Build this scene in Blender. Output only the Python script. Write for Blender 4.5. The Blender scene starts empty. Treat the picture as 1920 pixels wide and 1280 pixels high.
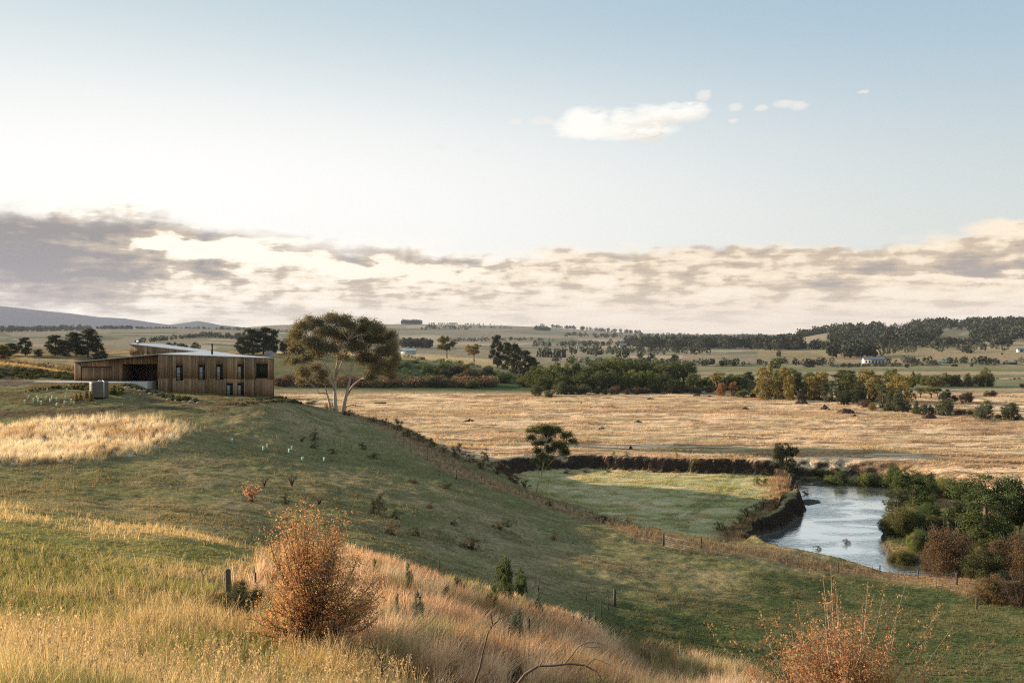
import bpy, math, random, time
import numpy as np
from mathutils import Vector
T0 = time.time()
F = 1700.0; CH = 22.0; HY = 632.0
R = math.radians
SUN_AZ = -71.0      # degrees from straight ahead, negative to the left
SUN_EL = 12.5
SC = bpy.context.scene
COL = SC.collection
rs = np.random.RandomState(7)
random.seed(7)

# ------------------------------------------------------------------ noise
def _hash(ix, iy, seed):
    h = (ix.astype(np.int64) * 374761393 + iy.astype(np.int64) * 668265263 + seed * 1442695041) & 0xffffffff
    h = ((h ^ (h >> 13)) * 1274126177) & 0xffffffff
    return ((h ^ (h >> 16)) & 0xffffff) / float(0xffffff)

def vnoise(x, y, seed=0):
    x = np.asarray(x, float); y = np.asarray(y, float)
    ix = np.floor(x); iy = np.floor(y); fx = x - ix; fy = y - iy
    fx = fx * fx * (3 - 2 * fx); fy = fy * fy * (3 - 2 * fy)
    a = _hash(ix, iy, seed); b = _hash(ix + 1, iy, seed); c = _hash(ix, iy + 1, seed); d = _hash(ix + 1, iy + 1, seed)
    return (a * (1 - fx) + b * fx) * (1 - fy) + (c * (1 - fx) + d * fx) * fy

def fbm(x, y, seed=0, octs=4):
    s = 0; amp = 1; tot = 0; f = 1.0
    for k in range(octs):
        s = s + amp * vnoise(np.asarray(x) * f + 17.3 * k, np.asarray(y) * f - 9.1 * k, seed + k); tot += amp; amp *= .5; f *= 2.03
    return s / tot

def sstep(a, b, x):
    t = np.clip((x - a) / (b - a), 0, 1); return t * t * (3 - 2 * t)

# ------------------------------------------------------------------ terrain heights
def mono(xs, ys, x):
    xs = np.asarray(xs, float); ys = np.asarray(ys, float)
    h = np.diff(xs); d = np.diff(ys) / h
    m = np.zeros_like(ys); m[0] = d[0]; m[-1] = d[-1]
    for i in range(1, len(xs) - 1):
        if d[i - 1] * d[i] > 0:
            w1 = 2 * h[i] + h[i - 1]; w2 = h[i] + 2 * h[i - 1]
            m[i] = (w1 + w2) / (w1 / d[i - 1] + w2 / d[i])
    x = np.clip(x, xs[0], xs[-1]); k = np.clip(np.searchsorted(xs, x) - 1, 0, len(xs) - 2)
    t = (x - xs[k]) / h[k]
    return (ys[k] * (2 * t**3 - 3 * t**2 + 1) + h[k] * m[k] * (t**3 - 2 * t**2 + t) + ys[k + 1] * (-2 * t**3 + 3 * t**2) + h[k] * m[k + 1] * (t**3 - t**2))

FAR_L = [(2500, 36), (4000, 52), (7000, 62), (16000, 60)]
COLS = {
 -4500: [(3, 22), (40, 24), (90, 22), (140, 20), (250, 18), (600, 18), (1500, 30)] + FAR_L,
 -1200: [(3, 20.7), (14, 17.6), (25, 16), (45, 14.5), (75, 17.5), (100, 17), (140, 16), (250, 16), (600, 15), (1500, 24)] + FAR_L,  # unseen knoll left of frame, raised to cast shade over the slope
 -400: [(3, 20.5), (8, 19.0), (14, 17.1), (25, 15.5), (45, 14.0), (60, 14.2), (80, 14), (100, 13.5), (115, 13.2), (133, 14.6), (150, 15), (167, 16.4), (180, 15.6), (250, 15.5), (350, 15.8), (600, 14.5), (1000, 14), (1500, 23)] + FAR_L,
 0: [(3, 20.4), (8, 18.9), (14, 16.7), (25, 15.1), (38, 14.2), (45, 13.7), (55, 11.9), (75, 10.2), (85, 10.1), (100, 10.3), (115, 10.9), (125, 12.6), (133, 14.2), (139, 14.6), (150, 14.75), (160, 15.6), (167, 17.0), (180, 15.4), (250, 14.5), (350, 15.0), (600, 14), (1000, 14), (1500, 23)] + FAR_L,
 150: [(3, 20.4), (8, 18.8), (14.5, 16.5), (24, 14.9), (39, 13.7), (45, 13.2), (55, 11.4), (70, 10.1), (85, 9.8), (100, 9.9), (115, 10.9), (122, 12.2), (128, 13.5), (135, 14.3), (142, 14.7), (150, 14.75), (165, 14.8), (200, 12.5), (250, 11.5), (310, 12.5), (350, 15.0), (600, 14), (1000, 14), (1500, 23)] + FAR_L,
 230: [(3, 20.4), (8, 18.7), (14.5, 16.45), (24, 14.8), (40, 13.4), (48, 12.2), (58, 10.5), (70, 9.6), (90, 9.4), (105, 10.0), (115, 11.0), (125, 12.6), (131, 13.5), (138, 14.3), (143, 14.55), (150, 14.6), (170, 14.0), (200, 11), (250, 8), (330, 8), (400, 12), (460, 13.2), (700, 13), (1000, 14), (1500, 20)] + FAR_L,
 300: [(3, 20.4), (8, 18.6), (15, 16.3), (24, 14.7), (40, 13.3), (52, 11.2), (62, 10.0), (80, 9.2), (95, 9.3), (115, 11.2), (125, 12.2), (133, 12.9), (142, 13.35), (150, 13.5), (170, 13.0), (200, 9), (240, 5), (346, 4), (400, 9), (455, 13.2), (700, 13), (1000, 14), (1500, 20)] + FAR_L,
 450: [(3, 20.4), (8, 18.4), (15.5, 16.1), (25, 14.38), (41, 12.4), (50, 10.7), (65, 9.0), (80, 8.2), (95, 8.2), (112, 9.9), (120, 11.2), (128, 12.5), (133, 12.85), (150, 12.9), (165, 11.5), (190, 7), (230, 2.5), (300, 1.5), (346, 1.5), (392, 3), (430, 9), (455, 13.2), (700, 12), (1000, 12), (1500, 16), (2500, 25), (4000, 55), (7000, 70), (16000, 60)],
 520: [(3, 20.4), (8, 18.4), (16, 15.9), (25.5, 14.2), (41, 12.0), (51, 10), (65, 8.3), (80, 7.5), (95, 7.6), (112, 9.2), (122, 10.8), (130, 12.2), (136, 12.85), (144, 12.8), (152, 11.5), (170, 8), (220, 2.5), (260, 0.2), (346, 0), (392, 1.5), (430, 9), (450, 13.0), (480, 14), (700, 11), (1000, 10), (2000, 9), (3500, 42), (5000, 86), (5600, 80), (16000, 40)],
 600: [(3, 20.4), (8, 18.3), (16, 15.9), (26, 14.05), (41, 11.65), (48, 10.2), (65, 7.9), (80, 7.0), (95, 6.9), (110, 7.6), (120, 8.2), (130, 9.3), (140, 10.2), (148, 10.4), (156, 9.6), (170, 8.0), (200, 5.2), (240, 1), (262, 0), (346, 0), (390, 1), (430, 8.6), (450, 13.2), (480, 14), (700, 10), (1000, 8), (2000, 6.7), (3500, 42), (5000, 87), (5600, 80), (16000, 40)],
 750: [(3, 20.4), (8, 18.2), (18, 15.1), (30, 12.85), (45, 9.95), (52, 8.2), (62, 7.0), (75, 5.8), (90, 5.4), (105, 5.5), (120, 6.3), (130, 7.1), (140, 7.8), (147, 7.7), (158, 6), (180, 2.6), (205, 0.2), (225, 0), (346, 0), (400, .6), (430, 6), (455, 11.8), (500, 12.4), (700, 9), (1000, 7), (2000, 6.7), (3500, 45), (5000, 92), (5600, 85), (16000, 40)],
 900: [(3, 20.3), (8, 18.0), (21, 14.0), (34, 11.0), (50, 7.8), (60, 5.5), (75, 3.6), (90, 3.2), (105, 3.5), (118, 4.2), (127, 4.4), (136, 3.2), (150, 1), (165, 0), (346, 0), (400, .3), (440, 4.5), (470, 8.0), (520, 7.8), (700, 6), (1000, 5), (2000, 6), (3300, 30), (5000, 88), (5600, 80), (16000, 40)],
 1050: [(3, 20.2), (8, 17.8), (25, 12.45), (42, 8.2), (54, 5.1), (65, 3.0), (82, 1.8), (95, 1.2), (105, 1.25), (112, 1.35), (120, .3), (130, -1), (140, 0), (346, 0), (420, .3), (500, 1), (700, 1.5), (1000, 2), (2000, 6), (3300, 28), (5000, 70), (5600, 70), (16000, 40)],
 1200: [(3, 19.9), (8, 17.0), (20, 13.2), (36, 8.3), (52, 4.3), (65, 2.2), (80, .9), (92, .5), (101, .3), (112, -.8), (130, 0), (346, 0), (645, .3), (900, 4), (1000, 5), (1300, 5), (2000, 9), (3300, 22), (5000, 42), (5600, 44), (16000, 40)],
 1400: [(3, 19.8), (8, 16.9), (20, 12.9), (40, 6.9), (52, 3.4), (65, 1.05), (80, 0), (90, -.55), (97, -.7), (105, -1.6), (120, -1), (140, 0), (346, 0), (645, 0), (800, 4.5), (950, 5), (1300, 5), (2000, 9), (3300, 20), (5000, 28), (9000, 50), (10000, 55), (16000, 40)],
 1600: [(3, 19.8), (8, 16.8), (20, 12.4), (30, 8.3), (40, 5.2), (50, 2.9), (62, 1.3), (72, .06), (84, -1.1), (91, -1.8), (95, -2.3), (100, -2.4), (130, -1), (155, 0), (346, 0), (645, 0), (800, 2.5), (950, 5), (1200, 10), (1500, 23), (1700, 34), (1900, 33), (2500, 25), (5000, 28), (16000, 40)],
 1750: [(3, 19.8), (8, 16.8), (20, 12.2), (30, 8.0), (40, 5.0), (50, 2.9), (62, 1.3), (74, -.3), (84, -1.45), (89, -2.0), (93, -2.65), (96, -3.0), (105, -2.6), (125, -2.0), (145, -.5), (160, 0), (346, 0), (645, 0), (700, 2.0), (800, 4.5), (1000, 9), (1250, 14), (1600, 30), (1800, 40), (2000, 42), (2500, 35), (5000, 28), (16000, 40)],
 1920: [(3, 19.8), (8, 16.8), (20, 12.0), (30, 8.0), (40, 5.1), (50, 3.0), (62, 1.4), (78, -.4), (95, -1.7), (110, -2.4), (122, -1.8), (132, 0), (346, 0), (645, 0), (760, 4), (1000, 9), (1250, 15), (1600, 32), (1800, 44), (2000, 50), (2500, 45), (5000, 28), (16000, 40)],
 2300: [(3, 19.8), (8, 17), (20, 13), (35, 8.5), (50, 4.0), (78, .5), (100, -.5), (140, 0), (645, 0), (1000, 9), (1600, 34), (2000, 55), (5000, 28), (16000, 40)],
 6400: [(3, 20), (20, 15), (50, 8), (100, 1), (300, 0), (1000, 9), (2000, 50), (5000, 40), (16000, 40)],
}
PXF = np.arange(-4500, 6401, 15.0)
LYF = np.arange(math.log(3), math.log(16000) + .01, .0125)
def _table():
    keys = sorted(COLS)
    A = np.array([mono([math.log(a) for a, b in COLS[k]], [b for a, b in COLS[k]], LYF) for k in keys])
    out = np.zeros((len(PXF), len(LYF)))
    for j in range(len(LYF)):
        out[:, j] = mono(keys, A[:, j], PXF)
    for it in range(2):
        p = np.pad(out, 1, mode='edge')
        out = (p[:-2, 1:-1] + 2 * p[1:-1, 1:-1] + p[2:, 1:-1]) / 4
        p = np.pad(out, 1, mode='edge')
        out = (p[1:-1, :-2] + 2 * p[1:-1, 1:-1] + p[1:-1, 2:]) / 4
    return out
TAB = _table()
MSKY = [(-4500, 590), (-1500, 585), (-600, 580), (-200, 575), (0, 574), (67, 581), (133, 588), (183, 594), (233, 597), (280, 604), (317, 609), (335, 607), (370, 602), (392, 605), (410, 609), (450, 613), (520, 617), (600, 620), (900, 640), (6400, 660)]

def px_of(x, y):
    return 960 + F * x / np.sqrt(np.maximum(y, 0)**2 + 36.0)

def h_base(x, y):
    px = np.clip(px_of(x, y), -4499, 6399)
    ly = np.log(np.clip(y, 3, 15999))
    a = (px - PXF[0]) / 15.0; b = (ly - LYF[0]) / .0125
    i = np.clip(a.astype(int), 0, len(PXF) - 2); j = np.clip(b.astype(int), 0, len(LYF) - 2)
    fa = a - i; fb = b - j
    z = (TAB[i, j] * (1 - fa) + TAB[i + 1, j] * fa) * (1 - fb) + (TAB[i, j + 1] * (1 - fa) + TAB[i + 1, j + 1] * fa) * fb
    zm = CH + (HY - np.interp(px, [p for p, q in MSKY], [q for p, q in MSKY])) * 12000 / F
    k = np.exp(-((y - 12000) / 1500.0)**2)
    return np.where(y > 8000, np.maximum(z, z * (1 - k) + zm * k), z)

def un(px, py, z):
    Y = F * (CH - z) / (py - HY); return ((px - 960) / F * Y, Y)

def sdf(poly, x, y):
    """signed distance to a closed polygon, negative inside"""
    P = np.array(poly, float); d = np.full(x.shape, 1e18); s = np.ones(x.shape)
    n = len(P); j = n - 1
    for i in range(n):
        e = P[j] - P[i]; wx = x - P[i, 0]; wy = y - P[i, 1]
        t = np.clip((wx * e[0] + wy * e[1]) / (e @ e + 1e-12), 0, 1)
        d = np.minimum(d, (wx - e[0] * t)**2 + (wy - e[1] * t)**2)
        c1 = y >= P[i, 1]; c2 = y < P[j, 1]; c3 = e[0] * wy > e[1] * wx
        s = np.where((c1 & c2 & c3) | (~c1 & ~c2 & ~c3), -s, s); j = i
    return s * np.sqrt(d)

def ldist(line, x, y):
    P = np.array(line, float); d = np.full(x.shape, 1e18)
    for i in range(len(P) - 1):
        e = P[i + 1] - P[i]; wx = x - P[i, 0]; wy = y - P[i, 1]
        t = np.clip((wx * e[0] + wy * e[1]) / (e @ e + 1e-12), 0, 1)
        d = np.minimum(d, (wx - e[0] * t)**2 + (wy - e[1] * t)**2)
    return np.sqrt(d)

WZ = -3.2
RIVER = [un(px, py, WZ) for px, py in [(1484, 908), (1510, 902), (1560, 902), (1620, 905), (1690, 915), (1694, 935), (1674, 962), (1657, 1000), (1660, 1042), (1690, 1053), (1725, 1057), (1770, 1060), (1920, 1070), (2060, 1078), (2060, 1100), (1900, 1098), (1770, 1092), (1700, 1086), (1640, 1076), (1550, 1057), (1470, 1040), (1418, 1024), (1412, 1008), (1440, 1000), (1476, 984), (1500, 966), (1497, 948), (1490, 932)]]
ZM = -2.6
MEADOW = [un(px, py, ZM) for px, py in [(955, 890), (1000, 882), (1060, 879), (1130, 880), (1200, 883), (1300, 887), (1400, 889), (1450, 892), (1484, 902), (1490, 930), (1470, 950), (1440, 975), (1400, 1000), (1410, 1030)]] + [(20, 105), (13, 112), (6, 120), (1, 128), (-3, 140), (-4, 152)]
RBANK = [un(px, py, -2.7) for px, py in [(1470, 893), (1560, 893), (1640, 896), (1720, 905), (1770, 925), (1830, 950), (1925, 975), (2100, 1000), (2200, 1075), (1920, 1080), (1760, 1062), (1690, 1050), (1600, 1000), (1600, 930)]]
ISLE = [un(px, py, WZ) for px, py in [(1494, 938), (1515, 935), (1540, 938), (1545, 943), (1520, 948), (1500, 947)]]

def H(x, y, carve=True):
    x = np.asarray(x, float); y = np.asarray(y, float)
    z = h_base(x, y)
    am = sstep(12, 60, y)
    z = z + (fbm(x / 9, y / 9, 3) - .5) * .5 * np.where(y < 250, am, 1) * (1 - sstep(600, 900, y) * .0)
    z = z + (fbm(x / 1.7, y / 1.7, 5, 2) - .5) * .22 * (1 - sstep(150, 260, y)) + (fbm(x / .75, y / .75, 6, 2) - .5) * .14 * sstep(35, 55, y) * (1 - sstep(150, 200, y)) + (fbm(x / 5, y / 2.2, 7, 3) - .5) * .9 * sstep(165, 200, y) * (1 - sstep(340, 400, y))
    z = z + (fbm(x / 180, y / 260, 8, 3) - .5) * 7 * sstep(700, 2500, y) + (fbm(x / 700, y / 900, 18, 3) - .5) * 26 * sstep(1600, 3200, y) * (1 - sstep(4300, 5000, y))
    # flat pad below the house and the drive
    pad = sdf([(-73, 141.5), (-57.5, 143.5), (-57.5, 165), (-73, 165)], x, y)
    z = np.where(y < 200, z + (14.72 - z) * (1 - sstep(-.5, 2.5, pad)) * (1 - sstep(-61.0, -57.5, x)), z)
    if not carve: return z
    m = (y > 85) & (y < 200) & (x > -12) & (x < 90)
    if m.any():
        xm = x[m] if x.ndim else x; ym = y[m] if y.ndim else y; zz = z[m] if z.ndim else z
        wob = (fbm(xm / 2.3, ym / 2.3, 21, 3) - .5) * 1.6
        lm = sdf(MEADOW, xm, ym) + wob * 1.2; lm = np.where(lm > 0, lm * (.45 + 1.1 * fbm(xm / 3.2, ym / 3.2, 29, 2)), lm); lr = sdf(RBANK, xm, ym) + wob * 2
        low = np.minimum(lm, np.where(lr > 0, lr * .22, lr))
        lef = sstep(24, 8, xm); low = np.where((low > 0) & (ym > 140), low * (1 - .6 * lef), low)
        zl = ZM + (fbm(xm / 4, ym / 4, 23) - .5) * .35
        k = sstep(-.5, .9, low)
        # the lower land only cuts into higher land
        zz = np.where(zz > zl, zl + (zz - zl) * k, zz)
        rv = sdf(RIVER, xm, ym) + wob * .9 + (fbm(xm / 6, ym / 6, 27, 2) - .5) * 2.4 * sstep(97, 104, ym)
        kr = sstep(-.9, .7, rv)
        zz = np.where(zz > -4.2, -4.2 + (zz + 4.2) * kr, zz)
        isl = sdf(ISLE, xm, ym)
        zz = np.maximum(zz, -3.08 - .9 * sstep(-.6, .8, isl))
        if z.ndim: z[m] = zz
        else: z = zz
    return z

def Hs(x, y):
    return float(H(np.array([x]), np.array([y]))[0])

YM = np.concatenate([np.arange(5, 60, .25), np.arange(60, 250, .25), np.exp(np.arange(math.log(250), math.log(15900), .0015))])
def G(px, py, zoff=0):
    """first ground point on the line of sight through a photo pixel"""
    z = H((px - 960) / F * YM, YM) + zoff; ray = CH - (py - HY) / F * YM
    k = np.argmax(ray <= z)
    if not (ray <= z).any(): k = len(YM) - 1
    if k > 0:
        a = ray[k - 1] - z[k - 1]; b = ray[k] - z[k]; t = a / (a - b + 1e-9); Y = YM[k - 1] + t * (YM[k] - YM[k - 1])
    else: Y = YM[0]
    return Vector(((px - 960) / F * Y, Y, Hs((px - 960) / F * Y, Y)))
def GY(px, Y):
    x = (px - 960) / F * Y; return Vector((x, Y, Hs(x, Y)))
def gxy(px, py):
    g = G(px, py); return (g.x, g.y)

# ------------------------------------------------------------------ mesh helpers
def mk(name, V, Fc, mat=None, parent=None, col=None, smooth=False, loc=None):
    """fast mesh: V (n,3), Fc (m,k) or list of such arrays, col (n,3) per-vertex colour"""
    V = np.asarray(V, np.float32)
    if not isinstance(Fc, list): Fc = [Fc]
    Fc = [np.asarray(f, np.int32) for f in Fc if len(f)]
    me = bpy.data.meshes.new(name)
    me.vertices.add(len(V)); me.vertices.foreach_set('co', V.ravel())
    idx = np.concatenate([f.ravel() for f in Fc]); st = []; o = 0
    for f in Fc:
        st.append(o + np.arange(len(f)) * f.shape[1]); o += f.size
    st = np.concatenate(st).astype(np.int32)
    me.loops.add(len(idx)); me.loops.foreach_set('vertex_index', idx)
    me.polygons.add(len(st)); me.polygons.foreach_set('loop_start', st)
    if smooth: me.polygons.foreach_set('use_smooth', np.ones(len(st), bool))
    if col is not None:
        a = me.attributes.new('Col', 'FLOAT_COLOR', 'POINT')
        c = np.ones((len(V), 4), np.float32); c[:, :3] = col; a.data.foreach_set('color', c.ravel())
    me.update(calc_edges=True)
    if mat: me.materials.append(mat)
    o = bpy.data.objects.new(name, me); COL.objects.link(o)
    if parent: o.parent = parent
    if loc is not None: o.location = loc
    return o

def tag(o, label, cat, group=None, kind=None):
    if label: o['label'] = label
    if cat: o['category'] = cat
    if group: o['group'] = group
    if kind: o['kind'] = kind
    return o

def thing(name, label, cat, loc=(0, 0, 0), rz=0, group=None):
    o = bpy.data.objects.new(name, None); COL.objects.link(o)
    o.location = loc; o.rotation_euler = (0, 0, rz); o.empty_display_size = .3
    return tag(o, label, cat, group)

class MB:
    """collects boxes, prisms and tubes into one mesh"""
    def __init__(s): s.v = []; s.f3 = []; s.f4 = []; s.c = []; s.n = 0
    def add(s, V, F4=(), F3=(), c=(1, 1, 1)):
        V = [tuple(v) for v in V]
        s.v += V; s.c += [c] * len(V)
        s.f4 += [[i + s.n for i in f] for f in F4]; s.f3 += [[i + s.n for i in f] for f in F3]; s.n += len(V)
    def box(s, x0, x1, y0, y1, z0, z1, c=(1, 1, 1), fr=None):
        V = [(x, y, z) for z in (z0, z1) for x, y in ((x0, y0), (x1, y0), (x1, y1), (x0, y1))]
        if fr: V = [fr(*v) for v in V]
        s.add(V, [(0, 3, 2, 1), (4, 5, 6, 7), (0, 1, 5, 4), (1, 2, 6, 5), (2, 3, 7, 6), (3, 0, 4, 7)], c=c)
    def tube(s, pts, rad, n=6, c=(1, 1, 1), cap=True):
        pts = [Vector(p) for p in pts]; k = len(pts)
        if not hasattr(rad, '__len__'): rad = [rad] * k
        V = []
        for i, p in enumerate(pts):
            t = (pts[min(i + 1, k - 1)] - pts[max(i - 1, 0)])
            t = t.normalized() if t.length > 1e-9 else Vector((0, 0, 1))
            a = t.cross(Vector((0, 0, 1)) if abs(t.z) < .9 else Vector((1, 0, 0))).normalized(); b = t.cross(a)
            for j in range(n):
                w = 2 * math.pi * j / n; V.append(p + (a * math.cos(w) + b * math.sin(w)) * rad[i])
        Fq = [(i * n + j, i * n + (j + 1) % n, (i + 1) * n + (j + 1) % n, (i + 1) * n + j) for i in range(k - 1) for j in range(n)]
        F3 = []
        if cap:
            V += [pts[0], pts[-1]]; m = len(V)
            F3 = [(m - 2, (j + 1) % n, j) for j in range(n)] + [(m - 1, (k - 1) * n + j, (k - 1) * n + (j + 1) % n) for j in range(n)]
        s.add(V, Fq, F3, c)
    def build(s, name, mat, parent=None, smooth=False, loc=None):
        f = []
        if s.f4: f.append(np.array(s.f4))
        if s.f3: f.append(np.array(s.f3))
        return mk(name, np.array([tuple(v) for v in s.v]), f, mat, parent, np.array(s.c), smooth, loc)

# ------------------------------------------------------------------ materials
def nmat(name):
    m = bpy.data.materials.new(name); m.use_nodes = True
    nt = m.node_tree; nt.nodes.clear(); return m, nt
def N(nt, t, **kw):
    n = nt.nodes.new(t)
    for k, v in kw.items():
        if k.startswith('i_'):
            key = k[2:]; key = int(key) if key.isdigit() else key.replace('_', ' ')
            n.inputs[key].default_value = v
        else: setattr(n, k, v)
    return n
def lk(nt, a, b): nt.links.new(a, b)

def leaf_mat(name, col, trans=.45, rough=.6, sat=1.0):
    """Foliage: attribute tint x colour, part diffuse, part translucent"""
    m, nt = nmat(name)
    at = N(nt, 'ShaderNodeAttribute', attribute_name='Col')
    mx = N(nt, 'ShaderNodeVectorMath', operation='MULTIPLY'); lk(nt, at.outputs['Color'], mx.inputs[0]); mx.inputs[1].default_value = col
    d = N(nt, 'ShaderNodeBsdfDiffuse'); t = N(nt, 'ShaderNodeBsdfTranslucent')
    lk(nt, mx.outputs[0], d.inputs[0])
    g = N(nt, 'ShaderNodeVectorMath', operation='MULTIPLY'); lk(nt, mx.outputs[0], g.inputs[0]); g.inputs[1].default_value = (1.1, 1.02, .8)
    lk(nt, g.outputs[0], t.inputs[0])
    ms = N(nt, 'ShaderNodeMixShader', i_0=trans); lk(nt, d.outputs[0], ms.inputs[1]); lk(nt, t.outputs[0], ms.inputs[2])
    o = N(nt, 'ShaderNodeOutputMaterial'); lk(nt, ms.outputs[0], o.inputs[0]); return m

def simple_mat(name, col, rough=.7, metal=0, noise=0, nscale=5, bump=0, attr=False, spec=.3, stretch=(1, 1, 1)):
    m, nt = nmat(name)
    b = N(nt, 'ShaderNodeBsdfPrincipled', i_Roughness=rough, i_Metallic=metal)
    b.inputs['Specular IOR Level'].default_value = spec
    o = N(nt, 'ShaderNodeOutputMaterial'); lk(nt, b.outputs[0], o.inputs[0])
    src = N(nt, 'ShaderNodeRGB'); src.outputs[0].default_value = (*col, 1); s = src.outputs[0]
    tc = N(nt, 'ShaderNodeTexCoord'); mp = N(nt, 'ShaderNodeMapping'); mp.inputs['Scale'].default_value = stretch
    lk(nt, tc.outputs['Object'], mp.inputs[0])
    if attr:
        at = N(nt, 'ShaderNodeAttribute', attribute_name='Col')
        mx = N(nt, 'ShaderNodeVectorMath', operation='MULTIPLY'); lk(nt, at.outputs['Color'], mx.inputs[0]); lk(nt, s, mx.inputs[1]); s = mx.outputs[0]
    if noise or bump:
        nz = N(nt, 'ShaderNodeTexNoise', i_Scale=nscale, i_Detail=6.0, i_Roughness=.65); lk(nt, mp.outputs[0], nz.inputs['Vector'])
        mr = N(nt, 'ShaderNodeMapRange', i_1=.25, i_2=.75, i_3=1 - noise, i_4=1 + noise); lk(nt, nz.outputs[0], mr.inputs[0])
        mx = N(nt, 'ShaderNodeVectorMath', operation='SCALE'); lk(nt, s, mx.inputs[0]); lk(nt, mr.outputs[0], mx.inputs['Scale']); s = mx.outputs[0]
        if bump:
            bp = N(nt, 'ShaderNodeBump', i_Strength=bump, i_Distance=.05); lk(nt, nz.outputs[0], bp.inputs['Height']); lk(nt, bp.outputs[0], b.inputs['Normal'])
    lk(nt, s, b.inputs['Base Color']); return m
# ------------------------------------------------------------------ ground colours
def mixc(c, k, new):
    k = np.clip(k, 0, 1)[..., None]; return c * (1 - k) + np.asarray(new) * k
FENCE_PX = [(640, 772), (700, 788), (760, 815), (810, 850), (860, 885), (920, 905), (990, 928), (1070, 958), (1152, 982), (1200, 998), (1240, 1010), (1315, 1024), (1433, 1036), (1498, 1056), (1572, 1068), (1650, 1074), (1722, 1084), (1800, 1092), (1850, 1110)]
FENCE = [gxy(a, b) for a, b in FENCE_PX]
GOLD = [gxy(a, b) for a, b in [(455, 1110), (500, 1062), (560, 1045), (660, 1036), (760, 1062), (870, 1100), (960, 1120), (1080, 1158), (1140, 1215), (1300, 1245), (1430, 1285), (1400, 1400), (1100, 1420), (800, 1300), (640, 1262), (560, 1200)]]
WHITEG = [gxy(a, b) for a, b in [(-60, 815), (10, 800), (60, 790), (180, 783), (300, 785), (362, 800), (365, 812), (300, 835), (230, 856), (120, 868), (0, 872), (-60, 876)]]
YGRN = [gxy(a, b) for a, b in [(-200, 925), (0, 945), (100, 965), (250, 985), (400, 1010), (500, 1050), (530, 1075), (480, 1110), (440, 1150), (380, 1300), (0, 1280), (-300, 1250)]]
DRIVE = [(-130, 150), (-82, 148.5), (-73, 147.5), (-60, 147.6), (-60, 143.3), (-72, 143.0), (-76, 138.5), (-84, 134), (-130, 128)]
TRACK = [gxy(a, b) for a, b in [(-40, 775), (120, 775), (250, 768), (330, 764), (420, 757), (520, 752)]]
TRACK2 = [gxy(a, b) for a, b in [(330, 800), (480, 832), (620, 880), (760, 930), (900, 985), (1050, 1040), (1250, 1085)]]
TRACK3 = [gxy(a, b) for a, b in [(1270, 970), (1320, 945), (1350, 930), (1372, 908), (1385, 893)]]
RG = [gxy(a, b) for a, b in [(1150, 1125), (1300, 1150), (1450, 1075), (1600, 1085), (1800, 1110), (2100, 1150), (2200, 1400), (1500, 1400), (1400, 1270), (1200, 1210)]]

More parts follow.
